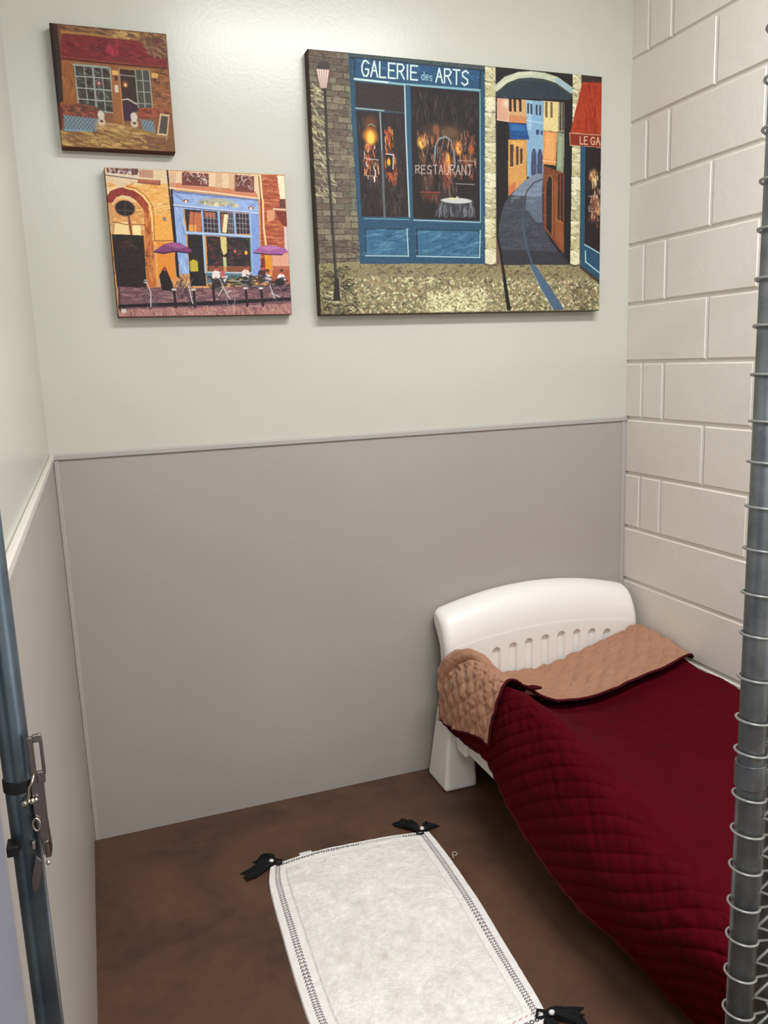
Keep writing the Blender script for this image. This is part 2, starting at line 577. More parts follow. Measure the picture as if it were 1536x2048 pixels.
def canvas(name, x0, x1, z0, z1, depth, paint, sidecols, label, group=None):
    """stretched canvas: picture on the front, wrapped edges, ONE mesh"""
    col = lin(np.clip(paint.a, 0, 255))
    h, w = paint.h, paint.w
    xs = np.linspace(x0, x1, w)
    zs = np.linspace(z1, z0, h)
    P = np.zeros((h, w, 3))
    P[..., 0] = xs[None]
    P[..., 1] = -depth
    P[..., 2] = zs[:, None]
    lum = paint.a.mean(2)
    P[..., 1] -= (np.clip(lum, 0, 255) / 255 * 0.0006)
    # round the picture's rim and wrap it back to the wall
    def ext(v):
        sg = np.sign(v[-1] - v[0])
        return np.r_[v[0] - sg * 0.0018, v[0] - sg * 0.0016, v, v[-1] + sg * 0.0016, v[-1] + sg * 0.0018]
    X, Z = np.meshgrid(ext(xs), ext(zs))
    rr = np.minimum(np.arange(h + 4), np.arange(h + 4)[::-1])
    rc = np.minimum(np.arange(w + 4), np.arange(w + 4)[::-1])
    ring = np.minimum(np.minimum(rr[:, None], rc[None]), 2)
    Q = np.stack([X, np.choose(ring, [-0.001, -depth + 0.002, -depth]), Z], -1)
    Q[2:-2, 2:-2, 1] = P[..., 1]
    C = np.zeros((h + 4, w + 4, 3))
    C[2:-2, 2:-2] = col
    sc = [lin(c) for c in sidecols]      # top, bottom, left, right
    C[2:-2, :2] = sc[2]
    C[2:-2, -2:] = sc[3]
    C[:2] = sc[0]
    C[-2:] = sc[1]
    o = grid_mesh(name, Q, M_art, colors=C, flip=True)
    return tag(o, label, 'painting', group)


# ---- the large picture: blue shop front beside an arched alley
def paint_gallery():
    p = Paint(680, 510, (60, 54, 46), 3)
    # sketch units: a = left sheet, b = right sheet (offset of the two sheets in common units)
    def A(*pts):
        return [(600 + x / 3.53, 80 + y / 3.53) for x, y in pts]

    def B(*pts):
        return [(940 + x / 3.532, 80 + y / 3.531) for x, y in pts]
    p.frame([(616.5, 101), (1202.5, 154), (1198, 621), (644.5, 632)])
    # brick wall
    browns = [(116, 107, 88), (102, 94, 78), (124, 115, 94), (96, 86, 72), (108, 98, 82), (130, 122, 100), (104, 88, 74)]
    p.blocks(A((55, 70), (345, 105), (435, 1590), (145, 1600)), 34, 3, browns, (74, 66, 54), 0.9, 8)
    p.dabs(A((70, 330), (150, 340), (260, 1150), (110, 1100)), 120, [(205, 198, 150), (190, 184, 140), (170, 162, 125)], (5, 15), (1, 3), (0.1, 1.2), .75)
    p.dabs(A((60, 90), (340, 110), (430, 1580), (150, 1650)), 420, [(70, 60, 50), (150, 140, 112), (92, 70, 62), (120, 118, 100)], (4, 12), (1, 2), (-.25, .25), .45)
    p.dabs(A((330, 300), (350, 300), (410, 1300), (380, 1300)), 70, [(120, 132, 112), (100, 110, 96)], (5, 12), (1, 2), (1.2, 1.9), .5)
    p.dabs(A((150, 1420), (420, 1420), (420, 1600), (160, 1620)), 70, [(60, 50, 42), (76, 62, 50)], (6, 14), (1, 3), (-.2, .2), .6)
    # ground
    p.poly(A((130, 1590), (430, 1570), (1420, 1580), (2150, 1560), (2150, 1990), (130, 1990)), (136, 126, 92), jit=14)
    p.dabs(A((150, 1590), (2150, 1590), (2150, 1700), (150, 1700)), 420, [(94, 74, 58), (120, 100, 74), (150, 136, 100), (86, 70, 60), (140, 124, 82)], (4, 13), (1, 3), (-.9, .9), .75)
    p.dabs(A((350, 1680), (2150, 1690), (2150, 1945), (330, 1945)), 2600, [(206, 198, 150), (178, 168, 122), (132, 122, 88), (222, 214, 170), (92, 84, 66), (150, 124, 88), (110, 114, 82), (180, 150, 118)], (2, 7), (1.5, 4), (-1.3, 1.3), .8)
    p.dabs(A((900, 1780), (1320, 1760), (1320, 1930), (900, 1940)), 420, [(230, 224, 182), (214, 208, 160), (190, 182, 132)], (2, 7), (1.5, 3.8), (-1, 1), .75)
    p.dabs(A((150, 1650), (360, 1600), (420, 1940), (160, 1950)), 200, [(52, 54, 38), (70, 68, 48), (44, 40, 32), (96, 92, 62)], (4, 14), (1, 3), (-1, 1), .75)
    p.dabs(A((150, 1750), (300, 1760), (280, 1870), (160, 1840)), 26, [(210, 206, 160), (170, 170, 130)], (4, 14), (1, 2.5), (.1, .9), .8)
    # blue front
    p.poly(A((340, 100), (1305, 188), (1310, 1585), (430, 1587)), (42, 76, 100), jit=5)
    p.poly(A((340, 100), (1305, 188), (1303, 215), (345, 128)), (66, 78, 80), jit=8)
    p.poly(A((350, 128), (1303, 215), (1303, 230), (352, 142)), (28, 48, 66))
    p.poly(A((385, 137), (1268, 222), (1262, 352), (386, 278)), (40, 78, 112), jit=6)
    p.dabs(A((390, 145), (1260, 225), (1255, 300), (390, 250)), 60, [(60, 108, 140), (34, 66, 98), (74, 118, 146)], (14, 40), (1.5, 3), (-.1, .15), .35)
    p.line(A((386, 137), (388, 280)), 2.2, (26, 44, 62))
    p.line(A((1272, 222), (1266, 352)), 3, (22, 36, 52))
    p.line(A((386, 284), (700, 318), (1266, 360)), 4.2, (132, 176, 184))
    p.line(A((386, 284), (620, 308)), 3.4, (206, 226, 220))
    for tx, x0, x1, t0, b0, t1, b1, w in [('GALERIE', 438, 828, 152, 262, 192, 290, 3.3), ('ARTS', 958, 1186, 206, 303, 224, 328, 3.2), ('des', 856, 934, 232, 285, 240, 296, 1.8)]:
        p.text(tx, x0 / 3.53 + 600 + .6, x1 / 3.53 + 600 + .6, 80 + t0 / 3.53 + .8, 80 + b0 / 3.53 + .8, 80 + t1 / 3.53 + .8, 80 + b1 / 3.53 + .8, w, (22, 46, 74), .32, .8)
        p.text(tx, x0 / 3.53 + 600, x1 / 3.53 + 600, 80 + t0 / 3.53, 80 + b0 / 3.53, 80 + t1 / 3.53, 80 + b1 / 3.53, w, (214, 232, 226) if w > 2 else (160, 196, 208), .32)
    # glass
    p.poly(A((390, 305), (738, 330), (748, 530), (395, 500)), (48, 41, 40), jit=4)
    p.poly(A((396, 505), (745, 530), (775, 1258), (440, 1255)), (41, 33, 32), jit=4)
    p.poly(A((778, 330), (1262, 375), (1270, 1282), (800, 1268)), (35, 29, 29), jit=4)
    p.line(A((396, 490), (600, 508)), 2.6, (150, 178, 182))
    p.line(A((600, 510), (748, 525)), 3, (58, 72, 80))
    dk = [(66, 58, 58), (30, 24, 24), (84, 70, 66), (50, 40, 40)]
    p.dabs(A((790, 380), (1250, 400), (1250, 620), (790, 600)), 140, dk, (8, 22), (1, 3), (1.3, 1.8), .55)
    p.dabs(A((410, 530), (740, 540), (760, 1230), (450, 1230)), 170, dk, (8, 24), (1, 3), (1.3, 1.8), .5)
    # warm light inside, left pane
    for (x, y, rx, ry, c, al) in [(500, 600, 60, 75, (120, 66, 30), .7), (498, 690, 66, 76, (214, 128, 36), .95), (500, 700, 34, 62, (250, 205, 90), .95), (480, 770, 30, 40, (214, 110, 50), .8),
                                  (625, 690, 20, 60, (190, 70, 36), .9), (640, 880, 52, 110, (150, 72, 34), .8), (668, 990, 22, 70, (190, 90, 48), .8)]:
        p.ell(A((x, y))[0], rx / 3.53, ry / 3.53, c, al, .5)
    p.dabs(A((450, 740), (560, 750), (550, 1000), (460, 990)), 60, [(240, 170, 110), (200, 96, 50), (120, 60, 40), (232, 210, 190), (60, 36, 30)], (5, 18), (1.2, 3), (1.35, 1.75), .8)
    p.dabs(A((600, 640), (650, 640), (700, 1020), (610, 1010)), 60, [(206, 96, 44), (90, 44, 32), (236, 160, 90), (52, 34, 32)], (5, 18), (1.2, 3), (1.35, 1.75), .8)
    p.dabs(A((460, 1000), (760, 1010), (750, 1230), (460, 1200)), 50, [(90, 84, 84), (60, 52, 54), (110, 90, 80)], (6, 20), (1, 2.4), (1.4, 1.7), .4)
    p.poly(A((608, 810), (662, 815), (655, 945), (612, 940)), (36, 26, 26))
    p.line(A((608, 812), (660, 818), (658, 920)), 1.8, (228, 220, 210))
    p.ell(A((628, 870))[0], 4.5, 10, (240, 170, 60), 1, .5)
    p.line(A((455, 795), (460, 845), (555, 856)), 1.6, (190, 180, 170))
    p.line(A((470, 965), (545, 972)), 1.4, (170, 160, 150))
    p.line(A((480, 615), (500, 600), (530, 618)), 2.2, (120, 130, 110))
    p.line(A((566, 520), (580, 800)), 3.0, (138, 158, 164))
    p.line(A((580, 800), (600, 1258)), 5.0, (92, 96, 100))
    # right pane
    for (x, y, rx, ry, c, al) in [(1020, 680, 210, 110, (78, 52, 40), .8), (1060, 660, 70, 50, (120, 96, 58), .55), (960, 640, 30, 50, (150, 92, 52), .7), (860, 730, 40, 60, (236, 160, 52), 1), (858, 735, 20, 40, (252, 220, 110), 1),
                                  (870, 840, 30, 50, (120, 84, 60), .7), (1120, 770, 34, 62, (226, 150, 60), 1), (1120, 765, 16, 40, (250, 220, 120), 1), (1205, 780, 24, 60, (190, 96, 52), .8), (1180, 860, 60, 60, (120, 62, 40), .7)]:
        p.ell(A((x, y))[0], rx / 3.53, ry / 3.53, c, al, .5)
    p.poly(A((952, 930), (955, 780), (985, 710), (1030, 695), (1070, 730), (1090, 800), (1095, 930)), (44, 34, 34))
    p.line(A((950, 860), (955, 760), (980, 705), (1025, 688), (1065, 715), (1085, 790), (1095, 900)), 3.8, (124, 138, 146))
    for (x, y, rx, ry, c, al) in [(1035, 900, 50, 130, (150, 70, 34), .9), (1042, 880, 26, 90, (226, 118, 46), .95), (1044, 850, 14, 60, (250, 196, 96), .9), (1040, 1010, 46, 80, (112, 56, 38), .8), (900, 1010, 60, 90, (92, 62, 48), .7), (915, 1110, 70, 40, (112, 50, 34), .7)]:
        p.ell(A((x, y))[0], rx / 3.53, ry / 3.53, c, al, .6)
    p.dabs(A((820, 650), (1240, 660), (1240, 1000), (830, 1000)), 230, [(176, 108, 64), (112, 62, 44), (56, 38, 34), (214, 150, 100), (92, 70, 60), (150, 140, 130), (196, 90, 50)], (5, 18), (1, 2.6), (1.3, 1.85), .6)
    p.dabs(A((820, 980), (1120, 990), (1100, 1150), (840, 1120)), 80, [(120, 86, 66), (74, 50, 42), (46, 34, 34), (142, 110, 92)], (6, 22), (1, 2.6), (1.4, 1.7), .5)
    p.line(A((850, 1080), (985, 1082)), 2, (142, 66, 40)); p.line(A((960, 1090), (985, 1230)), 2, (112, 54, 38))
    p.line(A((1100, 1020), (1230, 1026)), 1.6, (150, 140, 136)); p.line(A((1115, 855), (1235, 862)), 1.6, (160, 140, 130))
    p.text('RESTAURANT', 600 + 818 / 3.53, 600 + 1212 / 3.53, 80 + 893 / 3.53, 80 + 948 / 3.53, 80 + 888 / 3.53, 80 + 960 / 3.53, 1.9, (206, 188, 176), .38, .8)
    # table with a white cloth
    p.poly(A((985, 1150), (1225, 1152), (1243, 1262), (948, 1255)), (62, 62, 66), jit=6)
    p.dabs(A((985, 1155), (1225, 1160), (1240, 1250), (955, 1245)), 60, [(112, 112, 118), (50, 48, 52), (150, 150, 154), (40, 36, 38)], (10, 20), (1.2, 2.6), (1.35, 1.8), .7)
    p.ell(A((1105, 1140))[0], 120 / 3.53, 22 / 3.53, (190, 192, 190), 1, .2)
    p.ell(A((1070, 1125))[0], 22 / 3.53, 9 / 3.53, (214, 196, 120), 1, .3); p.ell(A((1110, 1118))[0], 10 / 3.53, 10 / 3.53, (200, 190, 150), 1, .3)
    # mullion with its bright edges
    p.poly(A((738, 325), (778, 328), (800, 1275), (772, 1262)), (46, 84, 108))
    p.line(A((738, 325), (747, 640), (774, 1255)), 2.6, (190, 214, 216))
    p.line(A((1268, 375), (1274, 1285)), 2.6, (120, 160, 172))
    # panels below
    p.line(A((455, 1268), (770, 1275)), 2.0, (104, 146, 160)); p.line(A((805, 1278), (1272, 1292)), 2.4, (150, 184, 192))
    for q in (((462, 1338), (757, 1340), (768, 1532), (466, 1530)), ((820, 1342), (1272, 1350), (1268, 1540), (826, 1532))):
        p.poly(A(*q), (24, 44, 58))
        c = np.mean(q, 0)
        in_ = [tuple(c + (np.array(v) - c) * (.955, .93)) for v in q]
        p.poly(A(*in_), (54, 100, 126), jit=5)
        p.dabs(A(*in_), 60, [(84, 134, 156), (44, 88, 116), (100, 150, 168), (38, 78, 104)], (12, 40), (1.5, 4), (-.6, .1), .35)
        p.line(A(q[1], q[2]), 2.4, (176, 208, 214))
        p.line(A(q[3], q[2]), 2.4, (166, 198, 206))
    # street lamp
    p.ell(A((165, 250))[0], 62 / 3.53, 105 / 3.53, (96, 62, 52), .75, .4)
    p.line(A((172, 110), (175, 150)), 1.5, (60, 56, 46))
    p.poly(A((128, 190), (150, 160), (195, 162), (212, 196), (208, 215), (112, 212)), (70, 60, 54))
    p.poly(A((114, 214), (210, 220), (190, 350), (146, 350)), (224, 204, 192))
    for k in range(6):
        f = k / 5
        p.line(A((116 + 92 * f, 216 + 4 * f), (147 + 42 * f, 350)), 1.2, (128, 84, 72), .8)
    p.poly(A((146, 350), (190, 350), (180, 372), (158, 372)), (62, 54, 44))
    p.line(A((178, 365), (196, 800), (222, 1150), (262, 1720)), 5.4, (40, 34, 30))
    p.line(A((180, 365), (198, 800), (224, 1150), (264, 1720)), 1.0, (110, 104, 84), .7)
    p.poly(A((252, 1690), (278, 1690), (292, 1850), (240, 1850)), (42, 38, 34))
    p.line(A((190, 1850), (280, 1862)), 2, (206, 204, 170), .8)
    # stone quoins
    stone = [(204, 196, 154), (186, 176, 132), (216, 210, 176), (192, 186, 150), (176, 168, 132)]

    def quoin(tl, tr, br, bl, n):
        for i in range(n):
            f0, f1 = i / n, (i + 1) / n
            L0, L1 = [tuple(np.array(tl) * (1 - f) + np.array(bl) * f) for f in (f0, f1)]
            R0, R1 = [tuple(np.array(tr) * (1 - f) + np.array(br) * f) for f in (f0, f1)]
            p.poly(B(L0, R0, R1, L1), stone[i % 5], jit=9)
            p.dabs(B(L0, R0, R1, L1), 16, [(226, 220, 186), (160, 146, 104), (196, 186, 120), (120, 110, 84)], (3, 9), (1.5, 3.2), (-.6, .9), .5)
            p.line(B(L1, tuple((np.array(L1) + np.array(R1)) / 2 + (0, 10)), R1), 4.2, (84, 76, 58), .95)
            p.line(B(tuple(np.array(L0) + (4, 14)), tuple((np.array(L0) + np.array(R0)) / 2 + (0, 18))), 5, (232, 226, 196), .7)
            p.line(B(R0, R1), 2, (98, 90, 72), .7)
    quoin((103, 190), (178, 198), (186, 1588), (108, 1588), 13)
    # archway
    p.poly(B((178, 198), (720, 242), (702, 1590), (188, 1590)), (33, 27, 27), jit=3)
    arc = [(185, 345), (250, 285), (340, 252), (430, 246), (520, 256), (610, 285), (712, 358)]
    p.poly(B((182, 400), *[(x, y + 20) for x, y in arc], (715, 425), (190, 412)), (44, 54, 62), jit=4)
    p.line(B(*arc), 13, (188, 194, 168), jit=7)
    p.line(B((200, 330), (340, 245), (430, 238)), 7, (206, 208, 180), .8)
    p.line(B((610, 285), (712, 360)), 10, (138, 172, 190), .8)
    p.line(B((186, 372), (260, 318), (345, 288), (430, 284), (520, 292), (612, 322), (712, 395)), 2, (66, 66, 56))
    # houses seen through the arch
    P_ = lambda c, *q, **k: p.poly(B(*q), c, jit=7, **k)
    P_((206, 156, 130), (188, 414), (272, 420), (270, 578), (188, 566))
    p.ell(B((250, 450))[0], 9, 14, (238, 226, 206), .7, .9)
    P_((202, 160, 108), (272, 420), (392, 428), (396, 592), (270, 585))
    P_((190, 110, 70), (272, 530), (395, 545), (396, 592), (270, 585), alpha=.6)
    for x in (280, 312, 350):
        P_((52, 38, 36), (x - 9, 422), (x + 11, 424), (x + 11, 512), (x - 7, 508))
    p.line(B((188, 568), (268, 580)), 1.8, (230, 200, 170)); p.line(B((268, 425), (270, 580)), 1.4, (226, 190, 160))
    P_((128, 164, 190), (392, 428), (518, 434), (516, 980), (400, 968))
    P_((166, 196, 214), (392, 428), (440, 430), (430, 640), (410, 640), alpha=.6)
    for x, y in ((408, 450), (430, 455), (468, 460), (492, 462)):
        P_((56, 64, 80), (x - 8, y), (x + 6, y), (x + 6, y + 75), (x - 7, y + 70))
    p.line(B((395, 572), (515, 590)), 1.6, (176, 206, 222))
    P_((52, 66, 96), (464, 635), (486, 635), (486, 672), (464, 672)); P_((52, 66, 96), (496, 640), (510, 640), (510, 672), (496, 672))
    for x, y in ((448, 770), (490, 775)):
        P_((66, 70, 96), (x - 20, y + 190), (x - 18, y + 40), (x - 6, y), (x + 8, y), (x + 20, y + 40), (x + 20, y + 190))
    P_((216, 198, 138), (518, 434), (622, 440), (618, 652), (516, 642))
    for x in (534, 570):
        P_((112, 92, 66), (x - 8, 438), (x + 9, 440), (x + 9, 552), (x - 8, 548))
    P_((128, 126, 104), (622, 440), (668, 444), (664, 656), (618, 650))
    for x in (638, 656):
        P_((60, 54, 48), (x - 6, 442), (x + 4, 442), (x + 4, 640), (x - 8, 640))
    P_((206, 142, 84), (516, 646), (612, 655), (602, 890), (510, 878))
    P_((228, 170, 100), (530, 660), (596, 666), (588, 850), (524, 842), alpha=.6)
    p.line(B((512, 855), (604, 864)), 2.2, (232, 184, 120))
    P_((128, 140, 112), (612, 655), (668, 662), (656, 945), (608, 940)); P_((160, 172, 140), (622, 680), (650, 684), (640, 900), (616, 900), alpha=.6)
    P_((198, 146, 78), (268, 708), (398, 708), (398, 985), (268, 1110))
    P_((222, 172, 98), (290, 720), (380, 720), (372, 760), (300, 760), alpha=.6)
    P_((184, 92, 66), (268, 1040), (320, 1000), (320, 1062), (268, 1112), alpha=.7)
    for x, w, a, b in ((292, 13, 740, 900), (332, 9, 752, 890), (360, 9, 768, 880)):
        P_((74, 52, 46), (x - w, a), (x + w, a + 4), (x + w - 2, b), (x - w + 2, b))
        p.line(B((x - w, b + 3), (x + w, b)), 1.4, (226, 182, 118))
    P_((26, 22, 24), (186, 575), (262, 584), (262, 1130), (190, 1500))
    P_((30, 78, 136), (270, 588), (392, 600), (416, 706), (282, 706)); P_((62, 120, 172), (286, 600), (380, 606), (392, 650), (286, 640), alpha=.6)
    p.line(B((284, 680), (412, 690)), 1.5, (22, 50, 92))
    P_((116, 62, 36), (514, 888), (664, 942), (662, 1520), (520, 1330))
    P_((150, 86, 44), (590, 1000), (612, 1000), (660, 1400), (660, 1500), (600, 1400), alpha=.6)
    P_((34, 26, 26), (538, 1330), (538, 990), (550, 962), (568, 962), (580, 990), (578, 1385))
    p.line(B((540, 1000), (548, 966), (566, 960), (580, 985), (578, 1380)), 1.4, (186, 118, 62))
    for x in (626, 648):
        P_((44, 34, 30), (x - 8, 945), (x + 6, 948), (x + 6, 1290), (x - 10, 1270))
    p.line(B((610, 1270), (655, 1300)), 1.6, (178, 120, 70))
    # road
    P_((62, 64, 72), (516, 950), (470, 948), (420, 970), (350, 1030), (285, 1100), (240, 1160), (206, 1300), (200, 1420), (232, 1592), (704, 1590), (640, 1520), (565, 1420), (520, 1330), (512, 1200))
    P_((128, 140, 158), (516, 950), (470, 948), (420, 970), (350, 1030), (290, 1100), (500, 1110), (512, 1000), alpha=.85)
    P_((112, 126, 146), (400, 1060), (505, 1010), (508, 1290), (470, 1290), (390, 1190), alpha=.6)
    P_((44, 42, 46), (210, 1480), (660, 1500), (704, 1590), (232, 1592), alpha=.7)
    p.dabs(B((240, 1180), (500, 1180), (560, 1500), (215, 1500)), 90, [(96, 98, 104), (48, 48, 54), (78, 80, 90)], (10, 34), (1, 1.6), (-.06, .06), .45)
    p.dabs(B((330, 1050), (500, 1000), (500, 1150), (280, 1150)), 50, [(150, 158, 172), (96, 108, 128)], (8, 24), (1, 1.6), (-.3, .1), .45)
    p.line(B((512, 985), (450, 1010), (400, 1070), (375, 1150), (370, 1260)), 3.2, (66, 70, 84))
    p.line(B((370, 1260), (380, 1380), (410, 1500), (440, 1592)), 4.6, (62, 84, 98))
    p.poly(B((420, 1592), (462, 1592), (560, 1740), (665, 1905), (590, 1908), (500, 1760)), (74, 96, 118), jit=6)
    p.line(B((424, 1600), (500, 1760), (585, 1905)), 1.6, (150, 172, 176), .7)
    p.poly(B((185, 1330), (208, 1420), (240, 1600), (290, 1912), (262, 1912), (232, 1700)), (28, 20, 20))
    p.poly(B((186, 1400), (206, 1500), (236, 1690), (205, 1600), (186, 1590)), (128, 96, 78), .8)
    # right side: second quoin, awning, corner of another front
    quoin((722, 242), (784, 250), (772, 1590), (704, 1588), 13)
    p.poly(B((664, 430), (722, 420), (706, 1592), (660, 1520)), (28, 22, 22))
    p.poly(B((782, 248), (930, 262), (930, 306), (784, 296)), (46, 38, 34))
    p.poly(B((790, 298), (930, 306), (930, 668), (706, 655), (735, 520)), (164, 54, 24), jit=7)
    p.dabs(B((790, 310), (925, 315), (925, 650), (740, 640)), 70, [(184, 72, 34), (140, 42, 22), (120, 36, 20)], (14, 40), (2, 4), (1.3, 1.7), .3)
    p.poly(B((698, 658), (930, 670), (930, 765), (704, 744)), (126, 40, 24), jit=6)
    p.line(B((698, 660), (928, 674)), 2.2, (196, 132, 100)); p.line(B((700, 745), (924, 762)), 1.6, (196, 150, 110)); p.line(B((700, 662), (705, 742)), 1.6, (196, 150, 110))
    p.text('LE', 940 + 774 / 3.532, 940 + 826 / 3.532, 80 + 684 / 3.531, 80 + 736 / 3.531, 80 + 686 / 3.531, 80 + 738 / 3.531, 2.0, (222, 190, 150), .3)
    p.text('GA', 940 + 850 / 3.532, 940 + 914 / 3.532, 80 + 688 / 3.531, 80 + 738 / 3.531, 80 + 690 / 3.531, 80 + 744 / 3.531, 2.0, (222, 190, 150), .3)
    p.poly(B((776, 750), (930, 764), (930, 1712), (776, 1592)), (38, 74, 98), jit=5)
    p.poly(B((812, 754), (930, 764), (930, 1514), (806, 1446)), (33, 26, 26), jit=4)
    for (x, y, rx, ry, c) in [(872, 960, 34, 60, (214, 170, 100)), (875, 1010, 24, 50, (240, 214, 150)), (880, 1150, 40, 90, (150, 92, 60)), (900, 1210, 22, 40, (220, 160, 80)), (870, 1250, 40, 50, (128, 74, 52))]:
        p.ell(B((x, y))[0], rx / 3.53, ry / 3.53, c, .85, .6)
    p.dabs(B((835, 930), (925, 940), (925, 1320), (835, 1300)), 90, [(200, 150, 110), (92, 60, 48), (232, 210, 180), (50, 34, 32), (190, 110, 70)], (5, 16), (1, 2.4), (1.3, 1.8), .7)
    p.line(B((836, 1105), (888, 1106)), 1.6, (190, 150, 130)); p.line(B((838, 1212), (880, 1216)), 1.6, (190, 150, 130))
    p.line(B((806, 1446), (925, 1514)), 2.4, (176, 206, 212))
    p.line(B((812, 1490), (814, 1568), (925, 1655)), 2.4, (190, 216, 220))
    p.poly(B((776, 1592), (930, 1710), (930, 1740), (770, 1610)), (40, 34, 30), .8)
    p.dabs(B((700, 1700), (925, 1760), (925, 1905), (740, 1905)), 120, [(92, 76, 56), (70, 58, 46), (120, 100, 72)], (4, 12), (1, 3), (-.9, .9), .55)
    p.line([(644, 631), (1198, 620)], 2.5, (66, 58, 44), .5)
    return p


art = paint_gallery()
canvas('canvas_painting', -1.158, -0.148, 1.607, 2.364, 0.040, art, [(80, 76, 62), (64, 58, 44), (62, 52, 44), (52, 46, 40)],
       'large canvas of a blue gallery shop front beside an arched alley, on the back wall')


# ---- the middle picture: pale blue cafe front on an ochre street
def paint_cafe():
    p = Paint(430, 344, (206, 150, 92), 5)

    def Z(*pts):
        return [(190 + x / 3.746, 320 + y / 3.746) for x, y in pts]
    p.frame([(209.5, 336), (567.5, 349.5), (583.5, 629), (242, 634.5)])
    F = lambda c, *q, jit=7, **k: p.poly(Z(*q), c, jit=jit, **k)
    K = lambda w, c, *q, **k: p.line(Z(*q), w, c, **k)
    # upper storeys
    F((222, 196, 158), (70, 60), (560, 80), (565, 320), (100, 330))
    F((232, 176, 96), (230, 190), (560, 180), (600, 640), (400, 640), (380, 420))
    p.dabs(Z((90, 180), (560, 190), (600, 620), (120, 560)), 300, [(222, 158, 78), (238, 196, 128), (204, 128, 62), (240, 208, 150), (228, 150, 72)], (6, 24), (2, 5), (-.5, .5), .45)
    F((112, 72, 66), (85, 65), (320, 70), (322, 118), (90, 98))
    p.dabs(Z((90, 65), (320, 70), (322, 115), (95, 95)), 60, [(64, 40, 44), (206, 190, 190), (128, 82, 78), (232, 224, 220)], (3, 9), (1, 2.4), (.3, 2.4), .8)
    K(3, (214, 204, 190), (85, 106), (180, 122), (320, 140))
    K(2, (92, 58, 50), (85, 118), (330, 150), (485, 160))
    F((186, 140, 118), (330, 75), (435, 80), (437, 140), (332, 132))
    F((170, 98, 74), (320, 145), (485, 158), (487, 188), (322, 172))
    K(2, (112, 60, 44), (322, 174), (487, 190), (487, 158))
    # arch and oculus on the left
    F((196, 150, 100), (95, 270), (120, 250), (160, 560), (140, 570))
    arch = [(118, 300), (140, 262), (200, 240), (270, 250), (330, 290), (375, 345), (398, 420), (402, 560)]
    K(17, (138, 52, 44), *arch[:6], jit=10)
    K(12, (158, 70, 40), *arch[4:7], jit=10)
    K(3, (246, 206, 128), (230, 215), (300, 230), (360, 275), (410, 335), (430, 430), (440, 600))
    K(2, (168, 96, 44), (240, 200), (310, 218), (380, 270), (430, 345), (444, 430), (450, 600))
    F((190, 104, 48), (372, 400), (412, 400), (440, 620), (470, 960), (400, 960), (380, 570))
    p.dabs(Z((380, 400), (420, 400), (460, 900), (400, 900)), 60, [(206, 130, 62), (150, 72, 40), (224, 160, 90)], (8, 26), (2, 4), (1.3, 1.8), .5)
    p.ell(Z((228, 370))[0], 24, 20, (204, 138, 88), 1, .2)
    p.ell(Z((230, 368))[0], 20.5, 16.5, (42, 30, 30), 1, .12)
    K(1.4, (92, 82, 76), (232, 315), (232, 425)); K(1.4, (92, 82, 76), (165, 382), (300, 390))
    K(4.5, (126, 68, 44), (258, 430), (280, 565))
    F((240, 210, 150), (160, 480), (250, 470), (270, 565), (150, 562)); F((250, 222, 160), (285, 490), (345, 495), (352, 570), (292, 568))
    K(2, (150, 82, 44), (140, 470), (250, 492), (380, 490))
    # dark gate
    F((38, 28, 27), (135, 562), (372, 572), (400, 968), (180, 965))
    p.dabs(Z((190, 600), (320, 610), (315, 668), (200, 665)), 30, [(82, 58, 48), (54, 38, 34)], (5, 16), (2, 4), (-.3, .6), .7)
    p.dabs(Z((150, 680), (380, 680), (390, 950), (190, 950)), 60, [(50, 38, 34), (28, 20, 20)], (8, 26), (1, 3), (-.1, .1), .5)
    # wall between gate and front
    F((236, 166, 76), (450, 420), (590, 420), (610, 900), (470, 900))
    F((220, 132, 50), (470, 620), (605, 630), (612, 900), (480, 900), alpha=.8)
    K(2, (122, 72, 40), (445, 612), (600, 612)); K(4, (52, 34, 30), (540, 80), (560, 260), (600, 620))
    p.ell(Z((523, 448))[0], 3.4, 4.4, (62, 72, 100), 1, .3); p.ell(Z((523, 448))[0], 1.4, 2, (220, 220, 225), 1, .5)
    # masonry above and right of the front
    F((228, 196, 158), (560, 85), (1230, 110), (1235, 290), (900, 250), (560, 215))
    F((196, 104, 70), (560, 170), (1200, 235), (1225, 290), (900, 250), (560, 216), alpha=.75)
    for x0, x1, y0, y1 in ((650, 850, 92, 205), (1040, 1190, 110, 250)):
        F((120, 62, 52), (x0, y0), (x1, y0 + 12), (x1, y1), (x0, y1 - 12))
        p.dabs(Z((x0 + 10, y0), (x1 - 10, y0 + 10), (x1 - 10, y1 - 30), (x0 + 10, y1 - 40)), 55, [(222, 206, 196), (84, 52, 48), (180, 150, 140), (60, 36, 36)], (4, 12), (1, 2.4), (.2, 2.8), .75)
        K(2, (200, 140, 116), (x0, y1 - 10), (x1, y1))
    for x in (555, 900, 1000):
        F((206, 160, 128), (x, 90), (x + 50, 92), (x + 50, 240), (x, 215), alpha=.6)
    K(3.4, (236, 206, 172), (560, 212), (900, 248), (1225, 290))
    F((176, 88, 56), (1225, 110), (1420, 112), (1480, 1000), (1250, 880), (1235, 300))
    for i in range(24):
        y = 130 + i * 31
        K(1.5, (116, 52, 40), (1240, y), (1440, y + 12))
    p.dabs(Z((1245, 120), (1400, 120), (1450, 700), (1270, 700)), 120, [(200, 112, 74), (154, 70, 48), (222, 146, 104)], (8, 26), (2, 4), (-.1, .15), .5)
    F((238, 222, 188), (1362, 116), (1418, 118), (1425, 292), (1385, 292)); F((104, 60, 52), (1378, 296), (1420, 300), (1424, 362), (1382, 362))
